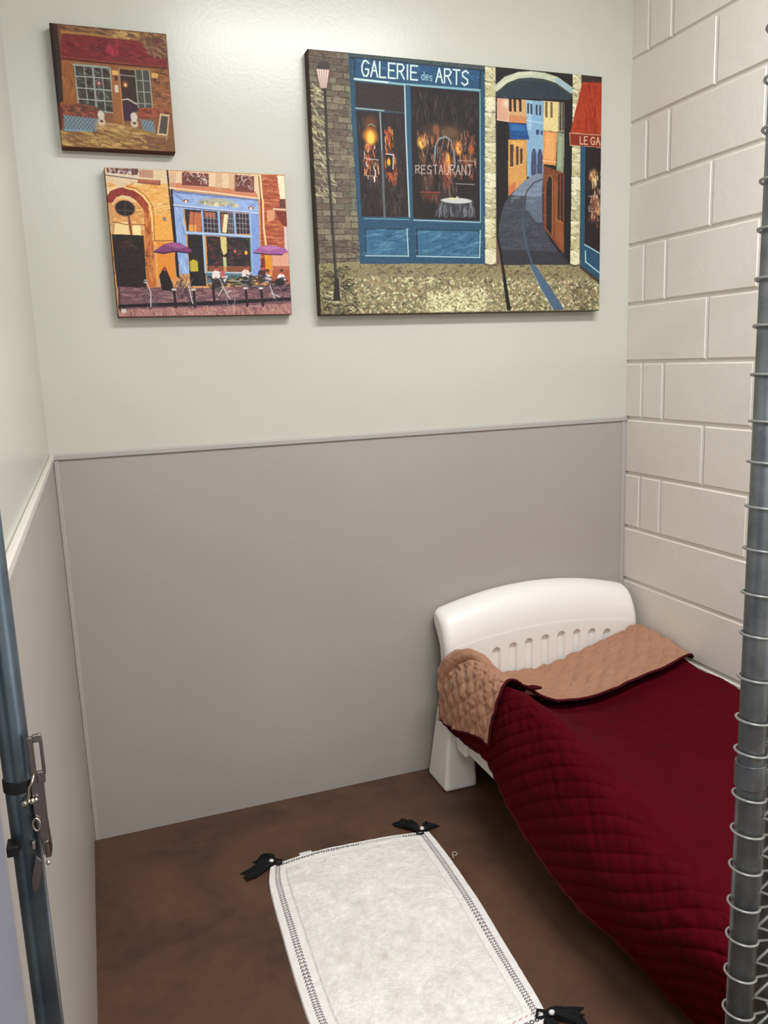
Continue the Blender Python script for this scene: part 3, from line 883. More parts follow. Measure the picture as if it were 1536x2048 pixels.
    K(3, (232, 214, 190), (1335, 368), (1428, 376)); F((122, 54, 40), (1345, 385), (1430, 388), (1436, 500), (1400, 490))
    F((208, 190, 180), (1415, 500), (1440, 505), (1450, 690), (1420, 690))
    F((214, 150, 110), (1285, 380), (1345, 372), (1345, 450), (1290, 470))
    K(5, (240, 208, 160), (1235, 115), (1250, 290)); K(5, (238, 196, 140), (1256, 300), (1262, 500), (1280, 640))
    K(2, (110, 54, 38), (1222, 120), (1242, 300), (1252, 500))
    F((220, 146, 46), (1270, 690), (1325, 690), (1330, 900), (1280, 880)); F((122, 46, 44), (1240, 740), (1272, 740), (1280, 880), (1248, 870))
    F((216, 160, 132), (1325, 700), (1450, 700), (1462, 830), (1330, 830)); F((166, 84, 58), (1330, 800), (1462, 800), (1470, 930), (1340, 900), alpha=.8)
    # blue front
    F((30, 28, 40), (566, 222), (590, 225), (640, 880), (618, 880))
    F((150, 172, 216), (580, 232), (1222, 298), (1240, 870), (1175, 870), (1160, 405), (662, 372), (690, 640), (715, 860), (640, 860))
    F((150, 174, 222), (584, 232), (1222, 298), (1224, 392), (594, 342))
    F((112, 124, 168), (584, 230), (1222, 296), (1222, 312), (586, 250))
    F((128, 154, 210), (1170, 400), (1222, 395), (1245, 870), (1185, 870))
    p.dabs(Z((600, 250), (1210, 310), (1210, 380), (600, 330)), 90, [(166, 188, 226), (136, 160, 212), (126, 146, 190)], (8, 24), (2, 4), (0, .15), .4)
    p.dabs(Z((610, 380), (670, 390), (710, 850), (650, 850)), 60, [(176, 204, 232), (132, 160, 206), (112, 140, 184)], (8, 24), (2, 4), (1.3, 1.7), .45)
    K(3, (196, 206, 226), (590, 342), (900, 372), (1222, 402)); K(2, (86, 96, 136), (590, 350), (900, 382), (1160, 402))
    K(1.8, (92, 104, 146), (600, 262), (660, 310))
    p.ell(Z((910, 318))[0], 43, 9, (178, 176, 150), .95, .4, jit=8)
    p.ell(Z((900, 336))[0], 34, 6, (226, 220, 176), .9, .6)
    p.ell(Z((1050, 345))[0], 9, 6, (224, 208, 164), .9, .6)
    p.text('le bar au vin', 190 + 785 / 3.746, 190 + 1045 / 3.746, 320 + 298 / 3.746, 320 + 332 / 3.746, 320 + 322 / 3.746, 320 + 356 / 3.746, 1.5, (112, 104, 76), .3, .75)
    for x, y in ((682, 312), (1167, 362)):
        p.ell(Z((x, y))[0], 6, 4, (140, 88, 80), 1, .3); p.ell(Z((x, y + 4))[0], 3, 3.4, (252, 232, 200), 1, .4)
    # transom windows
    F((54, 42, 46), (672, 372), (1160, 410), (1165, 560), (690, 545))
    F((190, 108, 70), (712, 392), (795, 400), (800, 545), (705, 540)); F((222, 158, 76), (705, 490), (760, 490), (765, 540), (705, 540)); p.line(Z((740, 400), (742, 540)), 1.4, (120, 66, 50))
    F((160, 92, 70), (818, 392), (900, 400), (905, 440), (820, 430)); F((160, 92, 72), (945, 405), (990, 410), (990, 545), (950, 545)); F((236, 216, 170), (968, 410), (998, 412), (985, 550), (955, 545))
    for x0, x1 in ((815, 915), (985, 1040), (1058, 1150)):
        for k in range(1, 4):
            x = x0 + (x1 - x0) * k / 4
            K(1.1, (170, 170, 178), (x, 400), (x + 6, 552))
        for k in range(1, 4):
            y = 400 + 38 * k
            K(1.1, (170, 170, 178), (x0, y), (x1, y + 8))
    for x, w in ((805, 5), (928, 6), (1045, 5.5), (1160, 5)):
        K(w, (150, 178, 214), (x - 3, 392), (x + 8, 560))
    K(6.5, (172, 194, 222), (690, 550), (930, 562), (1170, 580)); K(2, (96, 112, 160), (690, 562), (930, 572), (1170, 590))
    # shop window
    F((36, 30, 32), (694, 565), (815, 568), (840, 950), (722, 950))
    F((44, 34, 34), (835, 575), (1165, 590), (1172, 850), (850, 845))
    p.dabs(Z((850, 600), (1150, 600), (1160, 830), (860, 830)), 150, [(92, 44, 50), (58, 66, 44), (122, 54, 46), (30, 26, 32), (74, 40, 62), (44, 56, 46)], (5, 16), (2, 4), (-.4, .6), .6)
    F((214, 196, 128), (940, 580), (985, 585), (990, 700), (965, 720), (945, 660)); F((188, 190, 140), (960, 730), (985, 735), (990, 840), (970, 840))
    p.ell(Z((1132, 700))[0], 4, 5, (246, 176, 60), 1, .4); p.ell(Z((1050, 690))[0], 3, 4, (220, 110, 90), 1, .4)
    F((206, 110, 66), (850, 800), (1160, 800), (1165, 845), (855, 845), alpha=.55)
    K(4, (168, 198, 220), (812, 560), (832, 850)); K(2.4, (60, 132, 88), (1160, 590), (1172, 850))
    F((84, 120, 136), (835, 850), (1180, 858), (1180, 880), (1000, 900), (845, 930)); K(3, (176, 200, 214), (850, 846), (1175, 850))
    p.dabs(Z((850, 870), (1180, 880), (1180, 960), (860, 960)), 100, [(44, 62, 48), (30, 34, 34), (76, 92, 72), (54, 50, 52)], (6, 18), (2, 4), (-.3, .3), .75)
    K(2, (180, 190, 180), (1030, 905), (1080, 912), (1100, 900))
    # pavement
    F((112, 78, 86), (185, 955), (400, 962), (900, 965), (1475, 930), (1480, 1160), (195, 1185))
    p.dabs(Z((200, 965), (1465, 960), (1470, 1060), (205, 1080)), 260, [(148, 110, 116), (96, 66, 76), (168, 126, 122), (124, 84, 96)], (8, 26), (2, 4), (-.1, .1), .6)
    F((30, 22, 26), (190, 1088), (900, 1060), (1472, 1032), (1474, 1056), (900, 1090), (192, 1112))
    F((166, 118, 110), (195, 1125), (1000, 1100), (1475, 1075), (1480, 1158), (198, 1180))
    p.dabs(Z((205, 1125), (1470, 1090), (1474, 1150), (205, 1170)), 170, [(198, 150, 134), (140, 92, 92), (116, 72, 78), (178, 130, 122)], (5, 14), (2, 4), (.3, 1.8), .55)
    # parasols
    F((126, 62, 112), (448, 688), (520, 640), (580, 622), (640, 628), (725, 675), (725, 700), (620, 695), (520, 708))
    F((160, 92, 142), (520, 645), (600, 626), (690, 655), (640, 670), alpha=.8); K(3, (58, 26, 56), (450, 694), (520, 706), (600, 690), (722, 704))
    F((158, 92, 148), (1185, 690), (1240, 650), (1310, 640), (1420, 665), (1445, 690), (1400, 715), (1300, 705)); K(3, (74, 30, 70), (1190, 700), (1300, 712), (1400, 714)); F((186, 120, 168), (1230, 660), (1320, 645), (1400, 665), (1300, 685), alpha=.8)
    # seated and standing figures
    p.ell(Z((765, 748))[0], 4.5, 5, (60, 40, 36), 1, .3); F((188, 172, 50), (715, 765), (740, 750), (772, 765), (778, 840), (722, 842)); F((28, 26, 30), (722, 842), (776, 842), (788, 945), (726, 945))
    F((34, 24, 26), (490, 870), (520, 815), (545, 830), (590, 930), (600, 990), (510, 980)); p.ell(Z((530, 822))[0], 4.5, 5, (150, 66, 54), 1, .3)
    for x, y, c in ((910, 855, (224, 214, 208)), (1130, 848, (226, 206, 196)), (1290, 880, (220, 208, 206)), (1395, 880, (232, 226, 222)), (1250, 850, (70, 44, 48))):
        F(c, (x - 30, y + 38), (x - 26, y - 12), (x - 4, y - 26), (x + 22, y - 14), (x + 34, y + 20), (x + 20, y + 42))
        p.ell(Z((x + 6, y - 38))[0], 5.2, 6, (178, 92, 72), 1, .25)
        p.ell(Z((x + 2, y - 48))[0], 4.6, 3.4, (92, 48, 40), 1, .3)
    F((196, 96, 84), (945, 840), (975, 830), (980, 890), (950, 890)); F((220, 206, 210), (955, 880), (1000, 870), (975, 925))
    # posts, saddles, bicycles
    p.dabs(Z((600, 880), (720, 880), (760, 1060), (640, 1060)), 60, [(150, 130, 136), (60, 46, 54), (104, 84, 92), (36, 28, 32)], (5, 20), (1, 2.6), (.8, 2.2), .7)
    p.dabs(Z((1100, 870), (1440, 880), (1440, 990), (1100, 960)), 110, [(36, 28, 34), (62, 50, 58), (120, 108, 116), (24, 20, 24)], (6, 18), (2, 3.4), (-.4, .7), .7)
    p.dabs(Z((860, 890), (960, 890), (960, 990), (870, 980)), 40, [(40, 32, 36), (80, 66, 70), (120, 104, 104)], (6, 18), (2, 3.4), (-.4, .9), .7)
    for x, y in ((600, 975), (745, 975), (885, 930), (1130, 965), (1245, 965)):
        K(6, (36, 26, 32), (x, y), (x + 15, y + 130)); p.ell(Z((x, y))[0], 6, 2.6, (212, 202, 200), 1, .3)
    for x, y, r in ((965, 1035, 50), (1022, 1045, 56), (740, 1080, 42), (430, 1075, 46), (395, 1040, 32), (1320, 1020, 46), (1385, 1035, 50), (460, 1060, 40)):
        K(1.6, (70, 60, 68) if x != 1022 else (150, 136, 140), *[(x + r * .55 * math.cos(t), y + r * math.sin(t)) for t in np.linspace(0, 2 * math.pi, 18)])
    for q in (((940, 900), (985, 1000), (1015, 1045)), ((965, 960), (930, 1020)), ((1310, 940), (1345, 1040)), ((1320, 1000), (1385, 1030)), ((700, 920), (740, 1080)), ((390, 905), (430, 1000), (432, 1100)), ((985, 1000), (1020, 985))):
        K(2.2, (204, 196, 200), *q)
    p.ell(Z((1385, 920))[0], 12, 9, (40, 32, 34), 1, .3, jit=8); p.ell(Z((915, 930))[0], 11, 10, (52, 42, 42), 1, .3, jit=10); p.ell(Z((390, 915))[0], 5, 4, (220, 216, 212), 1, .3)
    F((206, 200, 190), (215, 1120), (250, 1122), (250, 1145), (216, 1146)); K(2, (30, 24, 24), (195, 960), (205, 1130)); K(3, (52, 44, 44), (240, 945), (345, 910), (400, 915))
    return p


art = paint_cafe()
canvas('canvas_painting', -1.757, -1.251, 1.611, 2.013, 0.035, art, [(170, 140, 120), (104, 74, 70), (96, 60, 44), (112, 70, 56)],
       'medium canvas of a pale blue cafe front with purple parasols and bicycles')


# ---- the small picture: red awning over a brown cafe
def paint_small():
    p = Paint(300, 300, (128, 84, 54), 9)

    def Z(*pts):
        return [(80 + x / 5.486, 30 + y / 5.486) for x, y in pts]
    p.frame([(98.5, 46.5), (332.5, 69), (347.5, 300), (122.5, 291)])
    F = lambda c, *q, jit=6, **k: p.poly(Z(*q), c, jit=jit, **k)
    K = lambda w, c, *q, **k: p.line(Z(*q), w, c, **k)
    F((140, 88, 50), (235, 480), (1400, 560), (1440, 1100), (220, 1000))
    p.dabs(Z((240, 500), (400, 510), (400, 960), (250, 950)), 90, [(166, 106, 56), (132, 80, 44), (150, 92, 48)], (8, 26), (2, 5), (1.2, 1.9), .5)
    p.dabs(Z((1220, 600), (1380, 600), (1420, 1000), (1230, 1000)), 120, [(160, 104, 62), (112, 72, 48), (136, 86, 54), (90, 60, 42)], (5, 18), (2, 5), (-.3, .3), .6)
    F((104, 70, 52), (180, 90), (1390, 215), (1400, 500), (1100, 300), (190, 200))
    p.dabs(Z((200, 110), (1380, 220), (1385, 300), (210, 200)), 150, [(122, 84, 58), (90, 60, 46), (142, 104, 62), (160, 120, 76)], (6, 22), (3, 6), (0, .3), .5)
    K(6, (166, 118, 66), (230, 190), (560, 215), (860, 262), (1080, 270), alpha=.8)
    p.dabs(Z((800, 190), (1100, 200), (1120, 260), (820, 260)), 20, [(176, 140, 84), (190, 152, 92)], (6, 16), (3, 6), (0, .5), .7)
    # awning
    F((112, 38, 38), (250, 205), (1080, 285), (1400, 480), (1395, 575), (210, 465), (200, 380))
    p.dabs(Z((260, 230), (1080, 300), (1330, 520), (230, 450)), 220, [(128, 44, 46), (96, 32, 32), (140, 46, 54), (110, 42, 36)], (8, 30), (3, 7), (-.2, .5), .4)
    p.dabs(Z((740, 300), (860, 310), (860, 420), (740, 410)), 14, [(158, 44, 62)], (8, 16), (4, 7), (1.2, 1.9), .5)
    F((112, 80, 60), (1090, 240), (1395, 260), (1400, 480), (1200, 440))
    p.dabs(Z((1090, 250), (1390, 270), (1390, 470), (1200, 430)), 90, [(132, 98, 70), (96, 66, 50), (150, 116, 80), (110, 62, 56)], (6, 18), (4, 7), (0, 1.2), .6)
    K(4, (80, 26, 28), (230, 480), (800, 535), (1390, 585)); K(2, (140, 58, 54), (215, 455), (800, 512), (1395, 560), alpha=.7)
    p.text('Cafe', 80 + 570 / 5.486, 80 + 712 / 5.486, 30 + 330 / 5.486, 30 + 395 / 5.486, 30 + 338 / 5.486, 30 + 400 / 5.486, 2.0, (62, 24, 26), .25, .85)
    p.text('Vin', 80 + 800 / 5.486, 80 + 940 / 5.486, 30 + 340 / 5.486, 30 + 400 / 5.486, 30 + 350 / 5.486, 30 + 405 / 5.486, 1.8, (84, 28, 32), .3, .5)
    # left window
    F((66, 58, 54), (360, 545), (760, 575), (805, 1070), (640, 1060), (610, 1000), (420, 965))
    p.dabs(Z((390, 570), (750, 590), (790, 1040), (430, 950)), 130, [(46, 34, 34), (96, 100, 92), (112, 112, 104), (74, 60, 56), (60, 44, 44)], (5, 16), (3, 6), (-.5, 1.5), .6)
    p.ell(Z((645, 750))[0], 7, 7, (176, 92, 78), .8, .8); p.ell(Z((645, 745))[0], 2.5, 2.5, (246, 190, 170), 1, .5)
    wc = (150, 160, 150)
    K(4.5, wc, (365, 545), (745, 578)); K(3.5, (134, 118, 94), (350, 528), (760, 565), alpha=.8)
    for x, w in ((375, 3.6), (480, 2.6), (578, 5), (675, 2.6), (768, 4.5)):
        K(w, wc, (x, 550 + (x - 375) * .08), (x + 42, (965 if x < 570 else 1065)), alpha=.9)
    for y, x0, x1 in ((668, 385, 770), (795, 400, 780), (915, 415, 792)):
        K(2.4, (168, 176, 164), (x0, y), (x1, y + 28))
    K(3, wc, (700, 1052), (810, 1068))
    # door and its window
    F((58, 38, 34), (865, 590), (1050, 610), (1080, 1050), (905, 1060)); K(2.6, (150, 142, 130), (875, 655), (1045, 672))
    p.ell(Z((935, 760))[0], 8, 9, (190, 116, 60), .9, .8); p.ell(Z((935, 765))[0], 3.4, 4, (250, 200, 120), 1, .5)
    F((60, 32, 52), (905, 960), (1060, 970), (1000, 1150), (915, 1150)); K(3, (206, 196, 190), (905, 925), (960, 915), (1055, 970))
    F((74, 72, 64), (1045, 600), (1195, 612), (1225, 1010), (1080, 1010))
    for x in (1045, 1120, 1198):
        K(3, (146, 148, 136), (x, 600), (x + 30, 1005))
    for y in (715, 835, 960):
        K(2.2, (140, 148, 138), (1055, y), (1210, y + 8))
    K(5, (150, 112, 72), (865, 580), (1200, 600)); K(4, (178, 126, 76), (865, 600), (900, 1050), (910, 1190))
    F((150, 96, 56), (780, 600), (860, 600), (905, 1180), (800, 1150)); F((216, 166, 100), (790, 605), (855, 610), (860, 660), (795, 655)); F((72, 46, 36), (815, 665), (850, 668), (850, 720), (820, 718)); F((206, 190, 172), (815, 765), (858, 768), (864, 845), (822, 842))
    F((206, 160, 96), (1220, 632), (1295, 640), (1290, 690), (1225, 685)); F((84, 58, 46), (1235, 690), (1275, 692), (1270, 725), (1240, 722))
    # flower boxes
    F((120, 62, 48), (205, 985), (420, 965), (640, 1020), (650, 1120), (420, 1130), (210, 1130))
    p.dabs(Z((215, 980), (630, 1010), (640, 1090), (220, 1090)), 120, [(146, 72, 52), (104, 52, 44), (160, 84, 60), (88, 60, 46)], (5, 14), (3, 6), (-.5, .6), .65)
    F((120, 58, 50), (1080, 1020), (1430, 1050), (1425, 1130), (1085, 1120))
    p.dabs(Z((1085, 1020), (1420, 1050), (1420, 1110), (1090, 1110)), 80, [(154, 66, 56), (96, 56, 46), (150, 90, 60)], (5, 14), (3, 6), (-.5, .6), .65)
    for q in (((255, 1090), (630, 1130), (625, 1275), (262, 1255)), ((1100, 1135), (1240, 1150), (1262, 1310), (1125, 1310))):
        F((92, 104, 110), *q)
        a, b, c, d = [np.array(v, float) for v in q]
        n = 9 if b[0] - a[0] > 300 else 4
        for k in range(-3, n):
            for s_ in (0, 1):
                f0, f1 = (k / n, (k + 3) / n) if s_ else ((k + 3) / n, k / n)
                g0, g1 = np.clip([f0, f1], 0, 1)
                t0, t1 = (g0 - f0) / (f1 - f0), (g1 - f0) / (f1 - f0)
                P0 = (a + (b - a) * g0) * (1 - t0) + (d + (c - d) * g0) * t0
                P1 = (a + (b - a) * g1) * (1 - t1) + (d + (c - d) * g1) * t1
                K(1.6, (140, 158, 166), tuple(P0), tuple(P1), alpha=.8)
        K(4, (118, 156, 176), tuple(d + (0, -5)), tuple(c + (0, -5)))
    # pavement, chairs, board
    F((140, 106, 60), (220, 1265), (620, 1280), (640, 1170), (880, 1180), (1440, 1330), (1475, 1480), (230, 1440))
    p.dabs(Z((230, 1275), (1100, 1250), (1440, 1460), (235, 1430)), 200, [(176, 144, 84), (122, 86, 54), (104, 70, 48), (196, 160, 92), (140, 104, 64)], (10, 34), (3, 6), (.05, .3), .6)
    p.dabs(Z((640, 1180), (980, 1190), (1000, 1280), (640, 1240)), 50, [(176, 140, 90), (140, 100, 62), (196, 156, 98)], (8, 26), (3, 5), (.05, .3), .6)
    F((104, 66, 48), (1150, 1320), (1450, 1330), (1470, 1480), (1180, 1440), alpha=.6)
    for x, y in ((665, 1110), (1025, 1130)):
        p.ell(Z((x, y - 20))[0], 8, 11, (206, 198, 186), .95, .3, jit=12); p.ell(Z((x + 5, y + 50))[0], 9, 9, (200, 186, 166), .9, .3, jit=14)
        p.ell(Z((x + 5, y + 45))[0], 4, 3, (96, 60, 52), 1, .4)
    F((196, 168, 128), (1310, 1070), (1415, 1080), (1390, 1310), (1275, 1300)); F((76, 66, 58), (1322, 1095), (1400, 1102), (1378, 1288), (1295, 1280)); K(3, (160, 140, 110), (1385, 1300), (1375, 1350))
    # dark left edge
    F((54, 34, 26), (95, 85), (185, 95), (225, 480), (250, 950), (215, 950), (230, 1250), (180, 1250))
    F((34, 22, 18), (95, 85), (140, 90), (190, 640), (205, 950), (160, 950)); F((92, 40, 32), (200, 1000), (240, 1000), (240, 1230), (215, 1240))
    F((110, 62, 44), (185, 95), (215, 100), (245, 480), (225, 480), alpha=.6)
    F((84, 46, 34), (232, 1425), (1475, 1475), (1478, 1500), (234, 1448))
    return p


art = paint_small()
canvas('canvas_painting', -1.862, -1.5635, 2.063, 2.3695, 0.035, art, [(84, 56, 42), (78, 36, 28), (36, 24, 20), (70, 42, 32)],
       'small square canvas of a brown cafe under a dark red awning, near left corner')

# ------------------------------------------------------------------ the toddler bed
def arch(x):
    t = (x + 0.425) / 0.38
    return 0.661 - 0.056 * t * t


bed = empty('toddler_bed', (-0.43, -0.12, 0), 'white plastic toddler bed with slotted headboard in the back right corner', 'bed')


def headboard():
    prof = [(-.145, .12), (-.145, .30), (-.145, .50), (-.143, .535), (-.139, .565), (-.130, .597), (-.114, .626), (-.092, .648), (-.062, .660), (-.038, .661), (-.022, .652), (-.016, .636), (-.022, .616),
            (-.040, .596), (-.060, .568), (-.074, .535), (-.082, .490), (-.085, .40), (-.085, .12)]
    # densify with a smooth curve
    pts = []
    n = len(prof)
    for i in range(n - 1):
        p0, p1, p2, p3 = [np.array(prof[min(max(i + k, 0), n - 1)]) for k in (-1, 0, 1, 2)]
        m = 60 if i in (0, 1) else 7
        for k in range(m):
            t = k / m
            if i in (0, 1, n - 2):
                pts.append(p1 + (p2 - p1) * t)
            else:
                pts.append(.5 * ((2 * p1) + (p2 - p0) * t + (2 * p0 - 5 * p1 + 4 * p2 - p3) * t * t + (3 * p1 - p0 - 3 * p2 + p3) * t ** 3))
    pts.append(np.array(prof[-1]))
    pts.append(np.array(prof[0]))
    pts = np.array(pts)
    xa, xb, r = -.807, -.033, .026
    e = r * (1 - np.cos(np.linspace(0, math.pi / 2, 9)))
    xs = np.r_[xa + e, np.linspace(xa + r, xb - r, 260)[1:-1], (xb - e)[::-1]]
    P = np.zeros((len(xs), len(pts), 3))
    for i, x in enumerate(xs):
        d = min(x - xa, xb - x)
        k = 1.0 if d >= r else math.sqrt(max(0, 1 - (1 - d / r) ** 2))
        y, z = pts[:, 0].copy(), pts[:, 1].copy()
        f = np.clip((z - .30) / .30, 0, 1)
        z = z + (arch(x) - .661) * f
        ym = -.105 + .045 * np.clip((z - .5) / .12, 0, 1)
        y = ym + (y - ym) * (.45 + .55 * k)
        z = z - (1 - k) * .016 * np.clip((z - .4) / .2, 0, 1)
        # finger slots pressed into the front
        for sx, st in zip((-.620, -.555, -.492, -.426, -.362, -.298, -.234, -.170), (.470, .478, .483, .487, .490, .488, .481, .471)):
            if abs(x - sx) < .03:
                hw = .0135
                zz = np.clip(z, .2, st - hw)
                dd = np.hypot(x - sx, z - zz) - hw
                m = np.clip(.5 - dd / .0045, 0, 1)
                m = m * m * (3 - 2 * m)
                y = y + np.where(pts[:, 0] < -.14, m * .0125, 0)
        P[i, :, 0], P[i, :, 1], P[i, :, 2] = x, y, z
    o = grid_mesh('headboard', P, M_bed, bed)
    me = o.data
    bm = bmesh.new(); bm.from_mesh(me)
    bmesh.ops.remove_doubles(bm, verts=bm.verts, dist=1e-5)
    bmesh.ops.holes_fill(bm, edges=[e for e in bm.edges if e.is_boundary])
    bmesh.ops.recalc_face_normals(bm, faces=bm.faces)
    bm.to_mesh(me); bm.free()
    return o


headboard()


def leg(bot, top):
    """bot/top: (x0, x1, y0, y1, z)"""
    vs = []
    for (x0, x1, y0, y1, z) in (bot, top):
        vs += [(x0, y0, z), (x1, y0, z), (x1, y1, z), (x0, y1, z)]
    return MB().add(vs, [(3, 2, 1, 0), (4, 5, 6, 7), (0, 1, 5, 4), (1, 2, 6, 5), (2, 3, 7, 6), (3, 0, 4, 7)]).build('leg', M_bed, bed, bevel=.014, segs=4)


leg((-.846, -.722, -.192, -.036, 0), (-.806, -.722, -.158, -.055, .30))
leg((-.138, -.014, -.192, -.036, 0), (-.138, -.054, -.158, -.055, .30))
leg((-.735, -.64, -1.36, -1.26, 0), (-.735, -.65, -1.36, -1.27, .24))
leg((-.20, -.098, -1.36, -1.26, 0), (-.19, -.098, -1.36, -1.27, .24))
for x0, x1 in ((-.792, -.758), (-.102, -.068)):
    pr = [(-.14, .165), (-1.20, .165), (-1.25, .20), (-1.36, .26), (-1.36, .31), (-1.25, .32), (-1.15, .33), (-1.02, .375), (-.92, .41), (-.80, .445), (-.62, .455), (-.35, .455), (-.2, .455), (-.15, .42)]
    if x0 > -.5:
        pr = [(y, z - (.07 if z > .3 and y < -.3 else (.02 if z > .3 else 0))) for y, z in pr]
    MB().prism(pr, 'x', x0, x1).build('side_rail', M_bed, bed, bevel=.008)
MB().box((-.806, -.272, .158), (-.752, -.205, .222)).build('rail_bracket', M_bed, bed, bevel=.010)
MB().box((-.735, -1.42, .15), (-.10, -1.385, .33)).build('footboard', M_bed, bed, bevel=.015)
MB().box((-.758, -1.385, .17), (-.102, -.15, .27)).build('mattress_platform', M_bed, bed, bevel=.01)


# ------------------------------------------------------------------ quilted blanket
def smooth_noise(shape, cells, seed):
    r = np.random.default_rng(seed).normal(0, 1, (cells[0] + 3, cells[1] + 3))
    y = np.linspace(0, cells[0], shape[0]); x = np.linspace(0, cells[1], shape[1])
    yi, xi = np.minimum(y.astype(int), cells[0] - 1), np.minimum(x.astype(int), cells[1] - 1)
    fy, fx = y - yi, x - xi
    fy = (fy * fy * (3 - 2 * fy))[:, None]; fx = (fx * fx * (3 - 2 * fx))[None]
    g = lambda a, b: r[np.ix_(yi + a, xi + b)]
    return (g(0, 0) * (1 - fy) + g(1, 0) * fy) * (1 - fx) + (g(0, 1) * (1 - fy) + g(1, 1) * fy) * fx


def cr(P, t):
    """Catmull-Rom through P (n, ...) at parameters t in 0..n-1"""
    n = len(P)
    i = np.clip(np.floor(t).astype(int), 0, n - 2)
    f = (t - i).reshape((-1,) + (1,) * (P.ndim - 1))
    g = lambda k: P[np.clip(i + k, 0, n - 1)]
    a, b, c, d = g(-1), g(0), g(1), g(2)
    return .5 * (2 * b + (c - a) * f + (2 * a - 5 * b + 4 * c - d) * f ** 2 + (3 * b - a - 3 * c + d) * f ** 3)


def normals(P):
    du = np.gradient(P, axis=0); dv = np.gradient(P, axis=1)
    n = np.cross(du, dv)
    n /= np.linalg.norm(n, axis=2, keepdims=True) + 1e-12
    return n


XC = [-.014, -.058, -.20, -.42, -.60, -.695, -.758, -.800, -.838, -.845]
rows = [
    (-.150, None, [.458, .472, .428, .377, .384, .432, .485, .478, .405, .245]),
    (-.250, None, [.446, .472, .430, .378, .388, .447, .507, .488, .405, .242]),
    (-.350, None, [.430, .455, .424, .379, .392, .450, .500, .482, .400, .248]),
    (-.450, None, [.415, .438, .414, .380, .392, .450, .500, .480, .395, .258]),
    (-.550, None, [.402, .422, .408, .381, .395, .450, .500, .478, .380, .245]),
    (-.640, [-.014, -.058, -.20, -.42, -.60, -.695, -.758, -.806, -.846, -.856], [.392, .410, .402, .381, .398, .450, .500, .474, .365, .214]),
    (-.760, [-.014, -.058, -.20, -.42, -.60, -.695, -.756, -.808, -.850, -.864], [.386, .400, .396, .381, .400, .448, .492, .458, .335, .188]),
    (-.900, [-.014, -.058, -.20, -.42, -.59, -.68, -.748, -.806, -.852, -.866], [.380, .392, .390, .380, .395, .428, .462, .432, .318, .156]),
    (-1.030, [-.014, -.058, -.20, -.42, -.58, -.67, -.740, -.804, -.854, -.860], [.376, .384, .384, .376, .384, .402, .424, .400, .290, .136]),
    (-1.150, [-.014, -.058, -.20, -.42, -.58, -.67, -.738, -.804, -.858, -.822], [.372, .378, .378, .372, .374, .380, .392, .370, .250, .108]),
    (-1.260, [-.014, -.058, -.20, -.42, -.58, -.67, -.742, -.808, -.856, -.790], [.368, .374, .374, .370, .370, .374, .382, .358, .248, .064]),
    (-1.380, [-.014, -.058, -.20, -.42, -.58, -.68, -.748, -.812, -.850, -.776], [.364, .370, .370, .366, .366, .370, .378, .356, .284, .050]),
    (-1.465, [-.014, -.058, -.20, -.42, -.58, -.68, -.745, -.798, -.828, -.765], [.340, .345, .345, .342, .342, .345, .350, .330, .270, .045]),
    (-1.492, [-.014, -.058, -.20, -.42, -.58, -.68, -.735, -.775, -.800, -.758], [.250, .250, .250, .250, .250, .250, .245, .220, .180, .040]),
    (-1.470, [-.014, -.058, -.20, -.42, -.58, -.68, -.725, -.752, -.762, -.750], [.080, .080, .080, .080, .080, .080, .078, .070, .060, .035]),
]
CT = np.array([[(x, y, z) for x, z in zip(xs or XC, zs)] for y, xs, zs in rows])
NR, NC = 460, 400
# columns: denser on the hanging side
cpar = np.linspace(0, 9, NC)
A0 = cr(CT, np.linspace(0, len(rows) - 1, NR))                      # rows
TS = cr(np.swapaxes(A0, 0, 1), cpar)
TS = np.swapaxes(TS, 0, 1)                                          # (NR, NC, 3)
# small sags and wrinkles of the cloth
TS[..., 2] += smooth_noise((NR, NC), (9, 8), 4) * .0035
NT = normals(TS)
if NT[NR // 3, NC // 3, 2] < 0:
    NT = -NT
dS = np.linalg.norm(np.diff(TS, axis=1), axis=2)
S = np.c_[np.zeros(NR), np.cumsum(dS, 1)]
S = S - S[:, [int(NC * 6 / 9)]]           # 0 on the ridge, + down the side
T_ = np.cumsum(np.r_[0, np.linalg.norm(np.diff(TS[:, NC // 2], axis=0), axis=1)])[:, None] * np.ones((1, NC))


def quilt(S, T, pitch, a1, a2, n1=(.60, .80), n2=(.64, -.77), crisp=False):
    # quilting lines are not perfectly straight
    w = .0025 * np.sin(T * 19 + 1.3) + .002 * np.sin(S * 23 + T * 7)
    u = (n1[0] * T + n1[1] * S + w) / pitch
    v = (n2[0] * T + n2[1] * S + w) / pitch
    if crisp:
        du, dv = np.abs(u - np.round(u)), np.abs(v - np.round(v))
        return a1 * (np.sin(np.pi * np.minimum(du, .5)) ** .8 - .6 - .55 * np.exp(-(du / .07) ** 2)) + a2 * (np.sin(np.pi * np.minimum(dv, .5)) - .6 - .3 * np.exp(-(dv / .07) ** 2))
    return a1 * (np.abs(np.sin(np.pi * u)) ** .55 - .7) + a2 * (np.abs(np.sin(np.pi * v)) ** .55 - .7)


